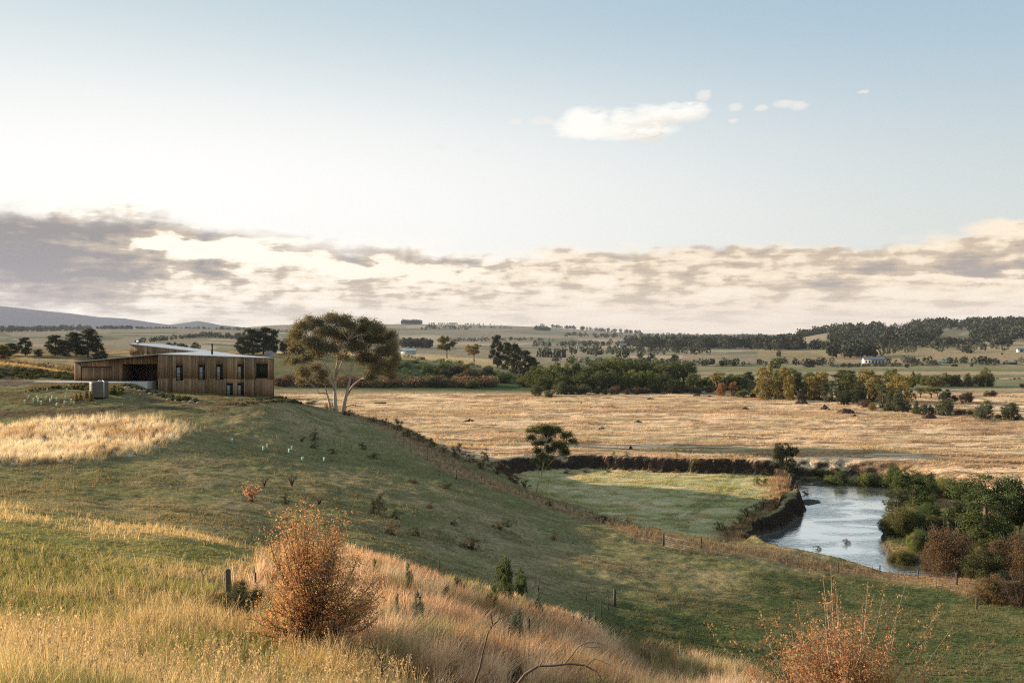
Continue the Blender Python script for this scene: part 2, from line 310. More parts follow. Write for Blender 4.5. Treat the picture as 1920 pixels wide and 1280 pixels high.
def zones(x, y):
    """base colours of the ground and what grows on it, plus the masks the grass uses"""
    x = np.asarray(x, float); y = np.asarray(y, float)
    px = px_of(x, y)
    n1 = fbm(x / 14, y / 14, 41); n2 = fbm(x / 3.1, y / 3.1, 43); n3 = fbm(x / .8, y / .8, 47, 2)
    m = {}
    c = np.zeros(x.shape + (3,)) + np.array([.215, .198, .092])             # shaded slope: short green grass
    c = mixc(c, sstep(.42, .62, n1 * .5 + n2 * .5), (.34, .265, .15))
    c = mixc(c, sstep(.5, .75, n2) * .6, (.115, .12, .055))
    near = y < 210
    yg = np.where(near, sdf(YGRN, x, y), 99) + (n2 - .5) * 3; m['yg'] = 1 - sstep(-1.5, 1.5, yg)
    c = mixc(c, m['yg'], mixc(np.zeros(x.shape + (3,)) + np.array([.27, .25, .095]), sstep(.42, .56, n1 * .5 + n2 * .5), (.46, .35, .17)))
    near0 = 1 - sstep(24, 34, y + (n1 - .5) * 12)
    c = mixc(c, near0 * (1 - m['yg']), mixc(np.zeros(x.shape + (3,)) + np.array([.26, .265, .09]), sstep(.42, .58, n2), (.42, .31, .14)))
    gd = np.where(near, sdf(GOLD, x, y), 99) + (n2 - .5) * 3; m['gold'] = 1 - sstep(-1.0, 1.0, gd)
    c = mixc(c, m['gold'], mixc(np.zeros(x.shape + (3,)) + np.array([.26, .165, .10]), sstep(.42, .6, n2), (.30, .27, .12)))
    rg = np.where(near, sdf(RG, x, y), 99) + (n1 - .5) * 8; m['rg'] = 1 - sstep(-3, 3, rg)
    c = mixc(c, m['rg'], mixc(np.zeros(x.shape + (3,)) + np.array([.088, .108, .046]), sstep(.45, .65, n2), (.15, .145, .07)))
    fd = np.where(near, ldist(FENCE, x, y), 99); m['fence'] = 1 - sstep(1.2, 4.2, fd + (n2 - .5) * 4)
    wg = np.where(near, sdf(WHITEG, x, y), 99) + (n2 - .5) * 6; m['white'] = 1 - sstep(-2, 1.5, wg)
    c = mixc(c, m['white'], mixc(np.zeros(x.shape + (3,)) + np.array([.68, .58, .44]), sstep(.45, .68, n3 * .4 + n2 * .6), (.42, .30, .18)))
    hs = sstep(118, 126, y) * near * (1 - sstep(1.0, 8, x + 40)) * .8
    c = mixc(c, hs * sstep(.3, .6, n2), (.17, .125, .07))
    td = np.where(near, ldist(TRACK, x, y), 99); m['track'] = 1 - sstep(.9, 2.2, td + (n2 - .5) * 1.5)
    c = mixc(c, m['track'] * .9, (.13, .095, .062))
    td2 = np.where(near, ldist(TRACK2, x, y), 99)
    c = mixc(c, (1 - sstep(.3, 1.3, np.abs(td2 - 1.2))) * .35, (.20, .155, .085))
    dr = np.where(near, sdf(DRIVE, x, y), 99); m['drive'] = 1 - sstep(-.3, .5, dr)
    # golden plain
    zp = H(x, y)
    fx = np.array([p[0] for p in FENCE]); fy = np.array([p[1] for p in FENCE])
    fyy = np.interp(x, fx, fy)
    plain = sstep(2.2, 1.0, zp + (n2 - .5) * 1.2) * sstep(0, 3, y - fyy - 2 - n2 * 4) * (y < 640) * (y > 60)
    lowm = np.where((y > 85) & (y < 200), np.minimum(sdf(MEADOW, x, y), 99), 99); rb = np.where((y > 85) & (y < 200), sdf(RBANK, x, y), 99)
    plain = plain * (np.minimum(lowm, rb) > .4) * ((y > 160) | (x > 55))
    m['plain'] = plain * (y < 352)
    st = fbm(x / 30, y / 5.5, 53); st2 = fbm(x / 8, y / 2.0, 54)
    pc = mixc(np.zeros(x.shape + (3,)) + np.array([.72, .52, .335]), sstep(.46, .56, st), (.47, .31, .18))
    pc = mixc(pc, sstep(.54, .62, st2) * .85, (.23, .145, .085))
    pc = mixc(pc, sstep(.52, .66, fbm(x / 22, y / 7, 57)) * .45, (.45, .37, .19))
    c = mixc(c, m['plain'], pc)
    # far flats beyond the creek, paddocks in strips
    ff = plain * (y >= 352)
    st3 = fbm(x / 160, y / 22, 55)
    c = mixc(c, ff, mixc(mixc(np.zeros(x.shape + (3,)) + np.array([.36, .275, .175]), sstep(.45, .55, st3), (.25, .22, .14)), sstep(.56, .62, st3), (.18, .185, .105)))
    # fence strip of long dry grass
    c = mixc(c, m['fence'] * (m['plain'] < .5), (.34, .225, .125))
    # river meadow
    m['meadow'] = (1 - sstep(-1.2, .3, lowm)) * (lowm < 1)
    mc = mixc(np.zeros(x.shape + (3,)) + np.array([.42, .39, .19]), sstep(.42, .6, fbm(x / 5, y / 2, 61)), (.55, .46, .27))
    t3 = ldist(TRACK3, x, y); mc = mixc(mc, (1 - sstep(.3, .8, np.abs(t3 - .9))) * .4, (.17, .19, .08))
    edge = sstep(-6.5, -2.5, -np.where((y > 85) & (y < 200), sdf(RIVER, x, y), 99) + (n2 - .5) * 4)
    mc = mixc(mc, edge, (.40, .26, .15))
    c = mixc(c, m['meadow'], mc)
    m['edge'] = edge * m['meadow']
    m['rbank'] = (1 - sstep(-1, .5, rb)) * (rb < 2)
    c = mixc(c, m['rbank'], mixc(np.zeros(x.shape + (3,)) + np.array([.12, .13, .055]), sstep(.5, .62, n1), (.35, .25, .13)))
    # cut banks and river bed: dark soil where steep or at the water
    e = .35
    sl = np.hypot(H(x + e, y) - H(x - e, y), H(x, y + e) - H(x, y - e)) / (2 * e)
    inr = (y > 85) & (y < 200) & (x > -14)
    soil = inr * (zp < .6) * sstep(.45, .9, sl) * (x > -3); m['soil'] = np.clip(soil + inr * sstep(-2.85, -3.0, zp), 0, 1)
    c = mixc(c, soil, (.045, .032, .024)); c = mixc(c, inr * (zp < -2.95), (.10, .085, .07))
    c = mixc(c, m['drive'], (.15, .125, .105))
    # the bushy bank and the plateau behind the big tree
    bank = sstep(352, 380, y) * (1 - sstep(600, 760, y)) * (px < 1010 + (n1 - .5) * 60)
    bc = mixc(np.zeros(x.shape + (3,)) + np.array([.19, .165, .085]), sstep(650, 860, px + (n1 - .5) * 220) * sstep(13.4, 11.0, zp + (n1 - .5) * 3), (.075, .10, .04))
    bc = mixc(bc, sstep(.5, .65, fbm(x / 9, y / 9, 71)) * .6, (.10, .105, .05))
    bc = mixc(bc, sstep(440, 462, y) * (px > 500), (.55, .40, .21))
    c = mixc(c, bank * (px > 505), bc)
    c = mixc(c, (px <= 505) * sstep(165, 185, y) * (1 - sstep(600, 800, y)), mixc(np.zeros(x.shape + (3,)) + np.array([.17, .13, .065]), sstep(.5, .6, fbm(x / 16, y / 16, 73)), (.38, .28, .15)))
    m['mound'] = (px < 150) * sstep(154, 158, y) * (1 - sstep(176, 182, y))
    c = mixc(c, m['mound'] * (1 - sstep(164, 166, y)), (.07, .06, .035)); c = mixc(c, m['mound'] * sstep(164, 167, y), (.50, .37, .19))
    # distant farmland: a patchwork of dry paddocks
    u = px / 95 + fbm(px / 160, np.log(y) * 3, 81) * 1.6; w = np.log(np.maximum(y, 1)) * 7 + fbm(px / 220, np.log(y) * 2, 82) * 2
    cell = _hash(np.floor(u), np.floor(w), 5); cell2 = _hash(np.floor(u), np.floor(w), 9)
    fc = np.zeros(x.shape + (3,)) + np.array([.27, .225, .16])
    fc = mixc(fc, sstep(.35, .5, cell), (.235, .21, .145)); fc = mixc(fc, sstep(.66, .74, cell), (.16, .165, .105)); fc = mixc(fc, sstep(.80, .88, cell2), (.37, .30, .21))
    hb = np.minimum(np.abs(w - np.round(w)), .5) < .035
    fc = mixc(fc, hb * .45 * (cell2 > .45), (.05, .06, .04))
    fc = mixc(fc, (px > 1420) * sstep(640, 760, y) * (y < 1500) * .6, (.33, .25, .135))
    c = mixc(c, sstep(640, 700, y), fc)
    c = mixc(c, sstep(8000, 8600, y), (.045, .055, .065))  # far mountain forest, blue of the haze mixed into its colour
    c = c * (.86 + .28 * n3)[..., None]
    m['slope'] = near * np.clip(1 - m['yg'] - m['gold'] - m['plain'] - m['meadow'] - m['rbank'] - m['drive'] - m['white'] - m['fence'] - m['soil'] - m['track'] * .8, 0, 1)
    m['n1'] = n1; m['n2'] = n2; m['near0'] = near0; m['z'] = zp
    return np.clip(c, .01, .9), m

def ground_mat():
    m, nt = nmat('ground')
    at = N(nt, 'ShaderNodeAttribute', attribute_name='Col')
    tc = N(nt, 'ShaderNodeTexCoord')
    n1 = N(nt, 'ShaderNodeTexNoise', i_Scale=3.0, i_Detail=8.0, i_Roughness=.7); lk(nt, tc.outputs['Object'], n1.inputs['Vector'])
    mp = N(nt, 'ShaderNodeMapping'); mp.inputs['Scale'].default_value = (.12, .5, .5); lk(nt, tc.outputs['Object'], mp.inputs[0])
    n2 = N(nt, 'ShaderNodeTexNoise', i_Scale=1.0, i_Detail=7.0, i_Roughness=.65); lk(nt, mp.outputs[0], n2.inputs['Vector'])
    a = N(nt, 'ShaderNodeMapRange', i_1=.3, i_2=.7, i_3=.5, i_4=1.5); lk(nt, n1.outputs[0], a.inputs[0])
    b = N(nt, 'ShaderNodeMapRange', i_1=.3, i_2=.7, i_3=.75, i_4=1.25); lk(nt, n2.outputs[0], b.inputs[0])
    mu = N(nt, 'ShaderNodeMath', operation='MULTIPLY'); lk(nt, a.outputs[0], mu.inputs[0]); lk(nt, b.outputs[0], mu.inputs[1])
    sc = N(nt, 'ShaderNodeVectorMath', operation='SCALE'); lk(nt, at.outputs['Color'], sc.inputs[0]); lk(nt, mu.outputs[0], sc.inputs['Scale'])
    d = N(nt, 'ShaderNodeBsdfDiffuse'); lk(nt, sc.outputs[0], d.inputs[0])
    ad = N(nt, 'ShaderNodeMath', operation='ADD'); lk(nt, n1.outputs[0], ad.inputs[0]); lk(nt, n2.outputs[0], ad.inputs[1])
    bp = N(nt, 'ShaderNodeBump', i_Strength=.9, i_Distance=.4); lk(nt, ad.outputs[0], bp.inputs['Height']); lk(nt, bp.outputs[0], d.inputs['Normal'])
    o = N(nt, 'ShaderNodeOutputMaterial'); lk(nt, d.outputs[0], o.inputs[0]); return m

def build_ground():
    pc = np.concatenate([np.linspace(-4480, -700, 80), np.arange(-690, -60, 14), np.arange(-50, 1975, 3.6), np.arange(1985, 2500, 14), np.linspace(2520, 6380, 70)])
    ys = np.concatenate([np.linspace(-120, 2, 40), np.exp(np.arange(math.log(2.5), math.log(60), .016)), np.arange(60, 184, .42), np.exp(np.arange(math.log(184), math.log(15900), .0085))])
    U, Y = np.meshgrid((pc - 960) / F, ys)
    X = U * np.sqrt(np.maximum(Y, 0)**2 + 36.0) * (1 + np.maximum(-Y, 0) * .15)
    Z = H(X, Y)
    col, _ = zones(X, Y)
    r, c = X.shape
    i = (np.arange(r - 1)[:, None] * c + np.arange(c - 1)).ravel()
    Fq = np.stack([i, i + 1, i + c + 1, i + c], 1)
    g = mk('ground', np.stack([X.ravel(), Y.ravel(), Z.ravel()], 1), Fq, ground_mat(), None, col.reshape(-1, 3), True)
    tag(g, 'grassy farmland of hillside, river flats and distant hills', None, None, 'structure')

def water_mat():
    m, nt = nmat('river_water')
    tc = N(nt, 'ShaderNodeTexCoord'); mp = N(nt, 'ShaderNodeMapping'); mp.inputs['Scale'].default_value = (.55, .9, 1); mp.inputs['Rotation'].default_value = (0, 0, .5)
    lk(nt, tc.outputs['Object'], mp.inputs[0])
    n1 = N(nt, 'ShaderNodeTexNoise', i_Scale=2.2, i_Detail=5.0, i_Roughness=.6, i_Distortion=.6); lk(nt, mp.outputs[0], n1.inputs['Vector'])
    n2 = N(nt, 'ShaderNodeTexNoise', i_Scale=.16, i_Detail=3.0, i_Distortion=1.0); lk(nt, mp.outputs[0], n2.inputs['Vector'])
    st = N(nt, 'ShaderNodeMapRange', i_1=.42, i_2=.62, i_3=.12, i_4=1.0); lk(nt, n2.outputs[0], st.inputs[0])
    bp = N(nt, 'ShaderNodeBump', i_Distance=.16); lk(nt, n1.outputs[0], bp.inputs['Height']); lk(nt, st.outputs[0], bp.inputs['Strength'])
    g = N(nt, 'ShaderNodeBsdfGlossy', i_Roughness=.06); g.inputs[0].default_value = (1.0, .985, .95, 1); d = N(nt, 'ShaderNodeBsdfDiffuse'); d.inputs[0].default_value = (.30, .30, .28, 1)
    lk(nt, bp.outputs[0], g.inputs['Normal']); b = N(nt, 'ShaderNodeMixShader', i_0=.88); lk(nt, d.outputs[0], b.inputs[1]); lk(nt, g.outputs[0], b.inputs[2])
    o = N(nt, 'ShaderNodeOutputMaterial'); lk(nt, b.outputs[0], o.inputs[0]); return m

def build_water():
    P = [(14, 92), (75, 92), (75, 165), (14, 165)]
    V = [(x, y, WZ) for x, y in P]
    w = mk('river', V, np.array([[0, 1, 2, 3]]), water_mat())
    tag(w, 'rippling river reflecting the pale sky between dark banks', None, None, 'structure')

# ------------------------------------------------------------------ sky, sun, air, camera
SKY_S = .1; SUN_S = 5.0; EXPO = 1.22
def paz(px): return math.atan((px - 960) / F)
def pel(px, py): return math.atan((HY - py) / F * math.cos(paz(px)))

def build_world():
    w = bpy.data.worlds.new('World'); SC.world = w; w.use_nodes = True
    nt = w.node_tree; nt.nodes.clear()
    def M(op, a, b=None, c=None, clamp=False):
        n = N(nt, 'ShaderNodeMath', operation=op, use_clamp=clamp)
        for i, v in enumerate((a, b, c)):
            if v is None: continue
            if isinstance(v, (int, float)): n.inputs[i].default_value = v
            else: lk(nt, v, n.inputs[i])
        return n.outputs[0]
    def curve(x, pts, lo, hi, ylo, yhi):
        """y(x) through points, for x in lo..hi"""
        t = M('DIVIDE', M('SUBTRACT', x, lo), hi - lo, clamp=True)
        n = N(nt, 'ShaderNodeFloatCurve'); cu = n.mapping.curves[0]
        pts = sorted(((px - lo) / (hi - lo), (py - ylo) / (yhi - ylo)) for px, py in pts)
        cu.points[0].location = pts[0]; cu.points[1].location = pts[-1]
        for p in pts[1:-1]: cu.points.new(*p)
        n.mapping.update(); lk(nt, t, n.inputs['Value'])
        return M('ADD', M('MULTIPLY', n.outputs[0], yhi - ylo), ylo)
    def ss(x, a, b):
        n = N(nt, 'ShaderNodeMapRange', interpolation_type='SMOOTHSTEP', i_1=a, i_2=b, i_3=0.0, i_4=1.0); lk(nt, x, n.inputs[0]); return n.outputs[0]
    def mixrgb(f, a, b):
        n = N(nt, 'ShaderNodeMix', data_type='RGBA'); 
        if isinstance(f, (int, float)): n.inputs[0].default_value = f
        else: lk(nt, f, n.inputs[0])
        for i, v in ((6, a), (7, b)):
            if isinstance(v, tuple): n.inputs[i].default_value = (*v, 1)
            else: lk(nt, v, n.inputs[i])
        return n.outputs[2]
    tc = N(nt, 'ShaderNodeTexCoord'); sp = N(nt, 'ShaderNodeSeparateXYZ'); lk(nt, tc.outputs['Generated'], sp.inputs[0])
    az = M('ARCTAN2', sp.outputs[0], sp.outputs[1]); el = M('ARCSINE', sp.outputs[2])
    A0, A1 = -1.4, 1.4
    # noise space: wide flat clouds
    cb = N(nt, 'ShaderNodeCombineXYZ'); lk(nt, M('MULTIPLY', az, 6.0), cb.inputs[0]); lk(nt, M('MULTIPLY', M('POWER', M('MAXIMUM', el, 0.0), .8), 17.0), cb.inputs[1])
    n1 = N(nt, 'ShaderNodeTexNoise', i_Scale=1.6, i_Detail=9.0, i_Roughness=.56, i_Distortion=.35); lk(nt, cb.outputs[0], n1.inputs['Vector'])
    n2 = N(nt, 'ShaderNodeTexNoise', i_Scale=6.0, i_Detail=6.0, i_Roughness=.6, i_Distortion=.2); lk(nt, cb.outputs[0], n2.inputs['Vector'])
    cs = N(nt, 'ShaderNodeCombineXYZ'); lk(nt, M('MULTIPLY', az, 8.0), cs.inputs[0]); lk(nt, M('MULTIPLY', el, 62.0), cs.inputs[1])
    n3 = N(nt, 'ShaderNodeTexNoise', i_Scale=1.3, i_Detail=9.0, i_Roughness=.62, i_Distortion=.15); lk(nt, cs.outputs[0], n3.inputs['Vector'])
    n4 = N(nt, 'ShaderNodeTexNoise', i_Scale=20.0, i_Detail=6.0, i_Roughness=.6, i_Distortion=.1); lk(nt, cb.outputs[0], n4.inputs['Vector'])
    cp = N(nt, 'ShaderNodeCombineXYZ'); lk(nt, M('MULTIPLY', az, 17.0), cp.inputs[0]); lk(nt, M('MULTIPLY', el, 34.0), cp.inputs[1])
    n5 = N(nt, 'ShaderNodeTexNoise', i_Scale=1.5, i_Detail=6.0, i_Roughness=.5, i_Distortion=.15); lk(nt, cp.outputs[0], n5.inputs['Vector'])
    ofs = N(nt, 'ShaderNodeVectorMath', operation='ADD'); lk(nt, cp.outputs[0], ofs.inputs[0]); ofs.inputs[1].default_value = (-.10, .16, 0)
    n6 = N(nt, 'ShaderNodeTexNoise', i_Scale=1.5, i_Detail=6.0, i_Roughness=.5, i_Distortion=.15); lk(nt, ofs.outputs[0], n6.inputs['Vector'])
    a5 = M('SUBTRACT', n5.outputs[0], .5); relief = M('SUBTRACT', n5.outputs[0], n6.outputs[0])
    a1 = M('SUBTRACT', n1.outputs[0], .5); a2 = M('SUBTRACT', n2.outputs[0], .5); a3 = M('SUBTRACT', n3.outputs[0], .5)
    edge = M('ADD', M('MULTIPLY', a1, .045), M('ADD', M('MULTIPLY', a2, .008), M('MULTIPLY', a5, .026)))
    elw = M('ADD', el, edge)
    def band(pts_c, pts_w):
        """1 on a curved streak: pts_c (px,py) centre line, pts_w (px, half height in px)"""
        c = curve(az, [(paz(a), pel(a, b)) for a, b in pts_c], A0, A1, -.05, .35)
        wd = curve(az, [(paz(a), b / F) for a, b in pts_w], A0, A1, -.005, .1)
        return M('DIVIDE', M('SUBTRACT', elw, c), M('MAXIMUM', wd, .0008)), ss(wd, .0012, .006)
    top = curve(az, [(A0, .30), (-.9, .2), (paz(-200), pel(-200, 370)), (paz(0), pel(0, 385)), (paz(200), pel(200, 392)), (paz(330), pel(330, 405)), (paz(450), pel(450, 432)), (paz(600), pel(600, 452)), (paz(800), pel(800, 468)), (paz(960), pel(960, 478)), (paz(1050), pel(1050, 468)), (paz(1300), pel(1300, 462)), (paz(1500), pel(1500, 462)), (paz(1700), pel(1700, 452)), (paz(1830), pel(1830, 430)), (paz(1920), pel(1920, 415)), (.8, .16), (A1, .2)], A0, A1, -.05, .35)
    ind = M('SUBTRACT', top, elw)                    # depth below the cloud top
    sheet = ss(ind, -.006, .010)                      # cloud bank
    # dark streaks inside the bank
    def streak(pc, pw, amp):
        d, wk = band(pc, pw); g = M('EXPONENT', M('MULTIPLY', M('MULTIPLY', d, d), -1.0)); return M('MULTIPLY', M('MULTIPLY', g, wk), amp)
    E = A0 - .01
    dark = streak([(-600, 400), (0, 432), (200, 418), (330, 422), (430, 437), (560, 455), (700, 475), (850, 490), (1000, 500), (1500, 520)], [(-600, 60), (0, 34), (300, 16), (430, 15), (560, 15), (700, 14), (850, 10), (1000, 4), (1100, .1), (1500, .1)], 1.05)
    dark2 = streak([(-600, 480), (0, 495), (200, 502), (330, 506), (450, 508), (600, 505), (1500, 500)], [(-600, 90), (0, 60), (150, 50), (300, 17), (430, 7), (520, .1), (1500, .1)], .85)
    dark3 = streak([(0, 470), (1000, 480), (1100, 478), (1250, 466), (1400, 474), (1500, 480), (1700, 488), (2000, 492)], [(0, .1), (980, .1), (1060, 8), (1250, 15), (1400, 11), (1500, 12), (1700, 20), (2000, 30)], .75)
    dark4 = streak([(0, 520), (1000, 500), (1300, 508), (1500, 522), (1700, 520), (2000, 512)], [(0, .1), (1150, .1), (1300, 6), (1500, 12), (1700, 14), (2000, 12)], .7)
    gap = streak([(-600, 470), (200, 468), (300, 462), (420, 470), (560, 487), (700, 500), (850, 515), (1000, 520)], [(-600, .1), (200, .1), (280, 10), (420, 20), (560, 16), (700, 12), (850, 9), (950, .1), (1000, .1)], 1.0)
    tex = M('ADD', M('ADD', M('MULTIPLY', a3, 2.2), M('MULTIPLY', a2, .4)), M('ADD', M('MULTIPLY', a1, 1.2), M('MULTIPLY', M('MULTIPLY', a5, ss(el, .015, .06)), 1.5)))
    tex = M('MULTIPLY', M('SUBTRACT', tex, M('MULTIPLY', M('MULTIPLY', relief, ss(el, .01, .06)), 2.6)), M('ADD', 1.15, M('MULTIPLY', ss(az, paz(1000), paz(100)), .15)))
    dk = M('ADD', M('ADD', M('ADD', dark, dark2), dark3), dark4)
    leftw = ss(az, paz(900), paz(100))               # heavier cloud to the left
    upper = ss(el, pel(960, 600), pel(960, 500))
    dens = M('ADD', M('ADD', M('MULTIPLY', dk, .72), tex), M('ADD', .10, M('MULTIPLY', M('MULTIPLY', leftw, upper), .28)))
    dens = M('SUBTRACT', dens, M('MULTIPLY', gap, 1.25))
    dens = M('ADD', dens, M('MULTIPLY', M('SUBTRACT', 1.0, ss(ind, -.004, .016)), -.45))
    # colours of the bank from lit (thin) to thick
    K = 1.06 / SKY_S / 2**EXPO
    def k(r, g, b): return (r * K, g * K, b * K)
    sunw = ss(az, paz(1500), paz(250))
    thin = mixrgb(sunw, k(.90, .745, .545), k(1.0, .88, .70))
    mid = mixrgb(sunw, k(.60, .475, .335), k(.55, .455, .345))
    thick = mixrgb(sunw, k(.36, .31, .27), k(.295, .27, .26))
    cc = mixrgb(ss(dens, .0, .42), thin, mid); cc = mixrgb(ss(dens, .35, 1.15), cc, thick)
    pur = M('MULTIPLY', ss(az, paz(380), paz(-60)), ss(el, pel(0, 395), pel(0, 480)))
    cc = mixrgb(M('MULTIPLY', pur, .7), cc, mixrgb(ss(dens, .1, .9), k(.48, .43, .42), k(.30, .275, .295)))
    # clear sky: Nishita plus a bright veil, brightest towards the sun
    sky = N(nt, 'ShaderNodeTexSky', sky_type='NISHITA', sun_disc=False, sun_elevation=R(SUN_EL), sun_rotation=R(SUN_AZ), altitude=50, air_density=1.0, dust_density=1.5, ozone_density=1.5)
    daz = M('SUBTRACT', az, R(-24)); de = M('SUBTRACT', el, .15)
    vl = M('EXPONENT', M('MULTIPLY', M('ADD', M('MULTIPLY', M('MULTIPLY', daz, daz), 2.2), M('MULTIPLY', M('MULTIPLY', de, de), 48.0)), -1.0))
    base = mixrgb(.90, sky.outputs[0], mixrgb(ss(el, .05, .36), mixrgb(ss(az, -.2, .6), k(.80, .80, .75), k(.64, .67, .62)), mixrgb(ss(az, -.5, .6), k(.47, .60, .645), k(.34, .50, .62))))
    clear = mixrgb(M('MULTIPLY', vl, .93), base, k(1.0, .985, .95))
    low = mixrgb(M('MULTIPLY', ss(el, .16, .03), .5), clear, k(.92, .80, .64))
    bank = mixrgb(M('MULTIPLY', M('SUBTRACT', 1.0, ss(dens, -.30, .04)), .92), cc, mixrgb(sunw, k(.98, .84, .65), k(1.1, 1.02, .88)))
    # bright rim along the top of the bank near the sun
    rim = M('MULTIPLY', M('EXPONENT', M('MULTIPLY', M('POWER', M('DIVIDE', M('SUBTRACT', ind, .003), .008), 2.0), -1.0)), ss(az, paz(1300), paz(300)))
    col = mixrgb(sheet, clear, bank)
    col = mixrgb(M('MULTIPLY', rim, .55), col, k(1.08, 1.03, .95))
    # pale low band at the horizon
    hz = M('EXPONENT', M('MULTIPLY', M('POWER', M('DIVIDE', M('SUBTRACT', el, .010), .020), 2.0), -1.0))
    col = mixrgb(M('MULTIPLY', hz, M('MULTIPLY', ss(az, paz(150), paz(600)), .6)), col, k(.86, .73, .54))
    # lone small clouds higher up
    def puff(px, py, rx, ry, wob=1.0):
        dx = M('DIVIDE', M('ADD', M('SUBTRACT', az, paz(px)), M('MULTIPLY', a2, .03 * wob)), rx / F)
        dy = M('DIVIDE', M('ADD', M('SUBTRACT', el, pel(px, py)), M('MULTIPLY', M('ADD', a2, a1), .018 * wob)), ry / F)
        return M('SUBTRACT', 1.0, M('ADD', M('MULTIPLY', dx, dx), M('MULTIPLY', dy, dy)))
    P = [(1095, 232, 58, 30), (1140, 245, 90, 22), (1172, 228, 34, 26), (1220, 232, 60, 34), (1270, 212, 60, 20), (1195, 250, 85, 14)]
    f = None
    for p in P:
        v = puff(*p); f = v if f is None else M('SMOOTH_MAX', f, v, .3)
    f = M('ADD', f, M('MULTIPLY', a5, 1.6)); pf = ss(f, -.15, .9)
    bot = ss(el, pel(1200, 205), pel(1200, 250))
    pcol = mixrgb(M('MULTIPLY', M('MULTIPLY', bot, ss(az, paz(1110), paz(1250))), ss(n2.outputs[0], .35, .6)), k(.98, .96, .90), k(.80, .70, .58))
    col = mixrgb(M('MULTIPLY', pf, .95), col, pcol)
    f = None
    for p in [(1380, 200, 16, 10), (1425, 205, 14, 8), (1470, 196, 26, 10), (1495, 200, 24, 9), (1318, 180, 16, 12), (1015, 228, 34, 8), (966, 230, 14, 7), (825, 277, 16, 8), (900, 284, 16, 7), (842, 252, 10, 7), (1620, 172, 12, 4), (1375, 226, 12, 6)]:
        v = puff(*p, .45); f = v if f is None else M('MAXIMUM', f, v)
    col = mixrgb(M('MULTIPLY', ss(f, .0, 1.0), .7), col, k(.86, .82, .77))
    # ground-side of the sphere
    col = mixrgb(ss(el, -.002, -.02), col, k(.25, .22, .17))
    bg = N(nt, 'ShaderNodeBackground', i_Strength=SKY_S); lk(nt, col, bg.inputs[0])
    o = N(nt, 'ShaderNodeOutputWorld'); lk(nt, bg.outputs[0], o.inputs[0])
    w.cycles.sampling_method = 'NONE'

def build_light_cam():
    l = bpy.data.lights.new('sun', 'SUN'); l.energy = SUN_S; l.angle = R(.6); l.color = (1.0, .785, .58)
    o = bpy.data.objects.new('sun', l); COL.objects.link(o)
    s = Vector((math.sin(R(SUN_AZ)) * math.cos(R(SUN_EL)), math.cos(R(SUN_AZ)) * math.cos(R(SUN_EL)), math.sin(R(SUN_EL))))
    o.rotation_euler = s.to_track_quat('Z', 'Y').to_euler()
    c = bpy.data.cameras.new('camera'); c.lens = 36 * F / 1920; c.sensor_width = 36; c.clip_end = 40000; c.clip_start = .1
    co = bpy.data.objects.new('camera', c); COL.objects.link(co); co.location = (0, 0, CH)
    co.rotation_euler = (math.pi / 2 - math.atan((640 - HY) / F), 0, 0); SC.camera = co
    SC.view_settings.view_transform = 'Standard'; SC.view_settings.look = 'None'; SC.view_settings.exposure = EXPO; SC.view_settings.gamma = 1
    SC.cycles.max_bounces = 5; SC.cycles.diffuse_bounces = 2; SC.cycles.glossy_bounces = 2; SC.cycles.transmission_bounces = 4; SC.cycles.volume_bounces = 0
    SC.cycles.use_denoising = False; SC.cycles.pixel_filter_type = 'BLACKMAN_HARRIS'; SC.cycles.filter_width = 1.15; SC.cycles.caustics_reflective = False; SC.cycles.caustics_refractive = False; SC.cycles.sample_clamp_indirect = 4

def build_haze(dens=3.3e-5):
    m, nt = nmat('haze'); m.cycles.volume_sampling = 'DISTANCE'; m.cycles.homogeneous_volume = True; v = N(nt, 'ShaderNodeVolumePrincipled'); v.inputs['Color'].default_value = (.72, .80, 1.0, 1); v.inputs['Density'].default_value = dens; v.inputs['Anisotropy'].default_value = 0
    o = N(nt, 'ShaderNodeOutputMaterial'); lk(nt, v.outputs[0], o.inputs['Volume'])
    b = MB(); b.box(-44500, 52000, -300, 16400, -9, 480); h = b.build('haze', m)
    tag(h, 'thin morning haze over the whole valley', None, None, 'stuff')
# ------------------------------------------------------------------ grass
def blades(P, h, w, lean, col, segs=2, curl=.5, rng=rs, wind=(.5, -.2)):
    """P (n,3) roots; h,w,lean (n,) ; col (n,3) -> arrays"""
    n = len(P); az = rng.uniform(0, 2 * math.pi, n); fa = rng.uniform(0, 2 * math.pi, n)
    ld = np.stack([np.cos(az) * lean + wind[0] * lean, np.sin(az) * lean + wind[1] * lean], 1)
    side = np.stack([np.cos(fa), np.sin(fa), np.zeros(n)], 1)
    rows = []
    for k in range(segs + 1):
        t = k / segs
        off = np.zeros((n, 3)); bend = t ** (1 + curl)
        off[:, :2] = ld * (h * bend)[:, None]; off[:, 2] = h * t * np.sqrt(np.clip(1 - (lean * t) ** 2 * .7, .15, 1))
        ww = w * (1 - t * .8 if k < segs else 0.0)
        if k < segs:
            rows.append(P + off - side * (ww / 2)[:, None]); rows.append(P + off + side * (ww / 2)[:, None])
        else: rows.append(P + off)
    nv = 2 * segs + 1
    V = np.stack(rows, 1).reshape(-1, 3)
    b = np.arange(n)[:, None] * nv
    F4 = [b + np.array([[2 * k, 2 * k + 1, 2 * k + 3, 2 * k + 2]]) for k in range(segs - 1)]
    F3 = b + np.array([[2 * segs - 2, 2 * segs - 1, 2 * segs]])
    F4 = np.concatenate(F4) if F4 else np.zeros((0, 4), int)
    C = np.repeat(col, nv, axis=0)
    tt = np.tile(np.concatenate([[k / segs, k / segs] for k in range(segs)] + [[1.0]]), n)[:, None]
    C = C * (1 + .22 * (tt - .4))
    return V, F4, F3, C

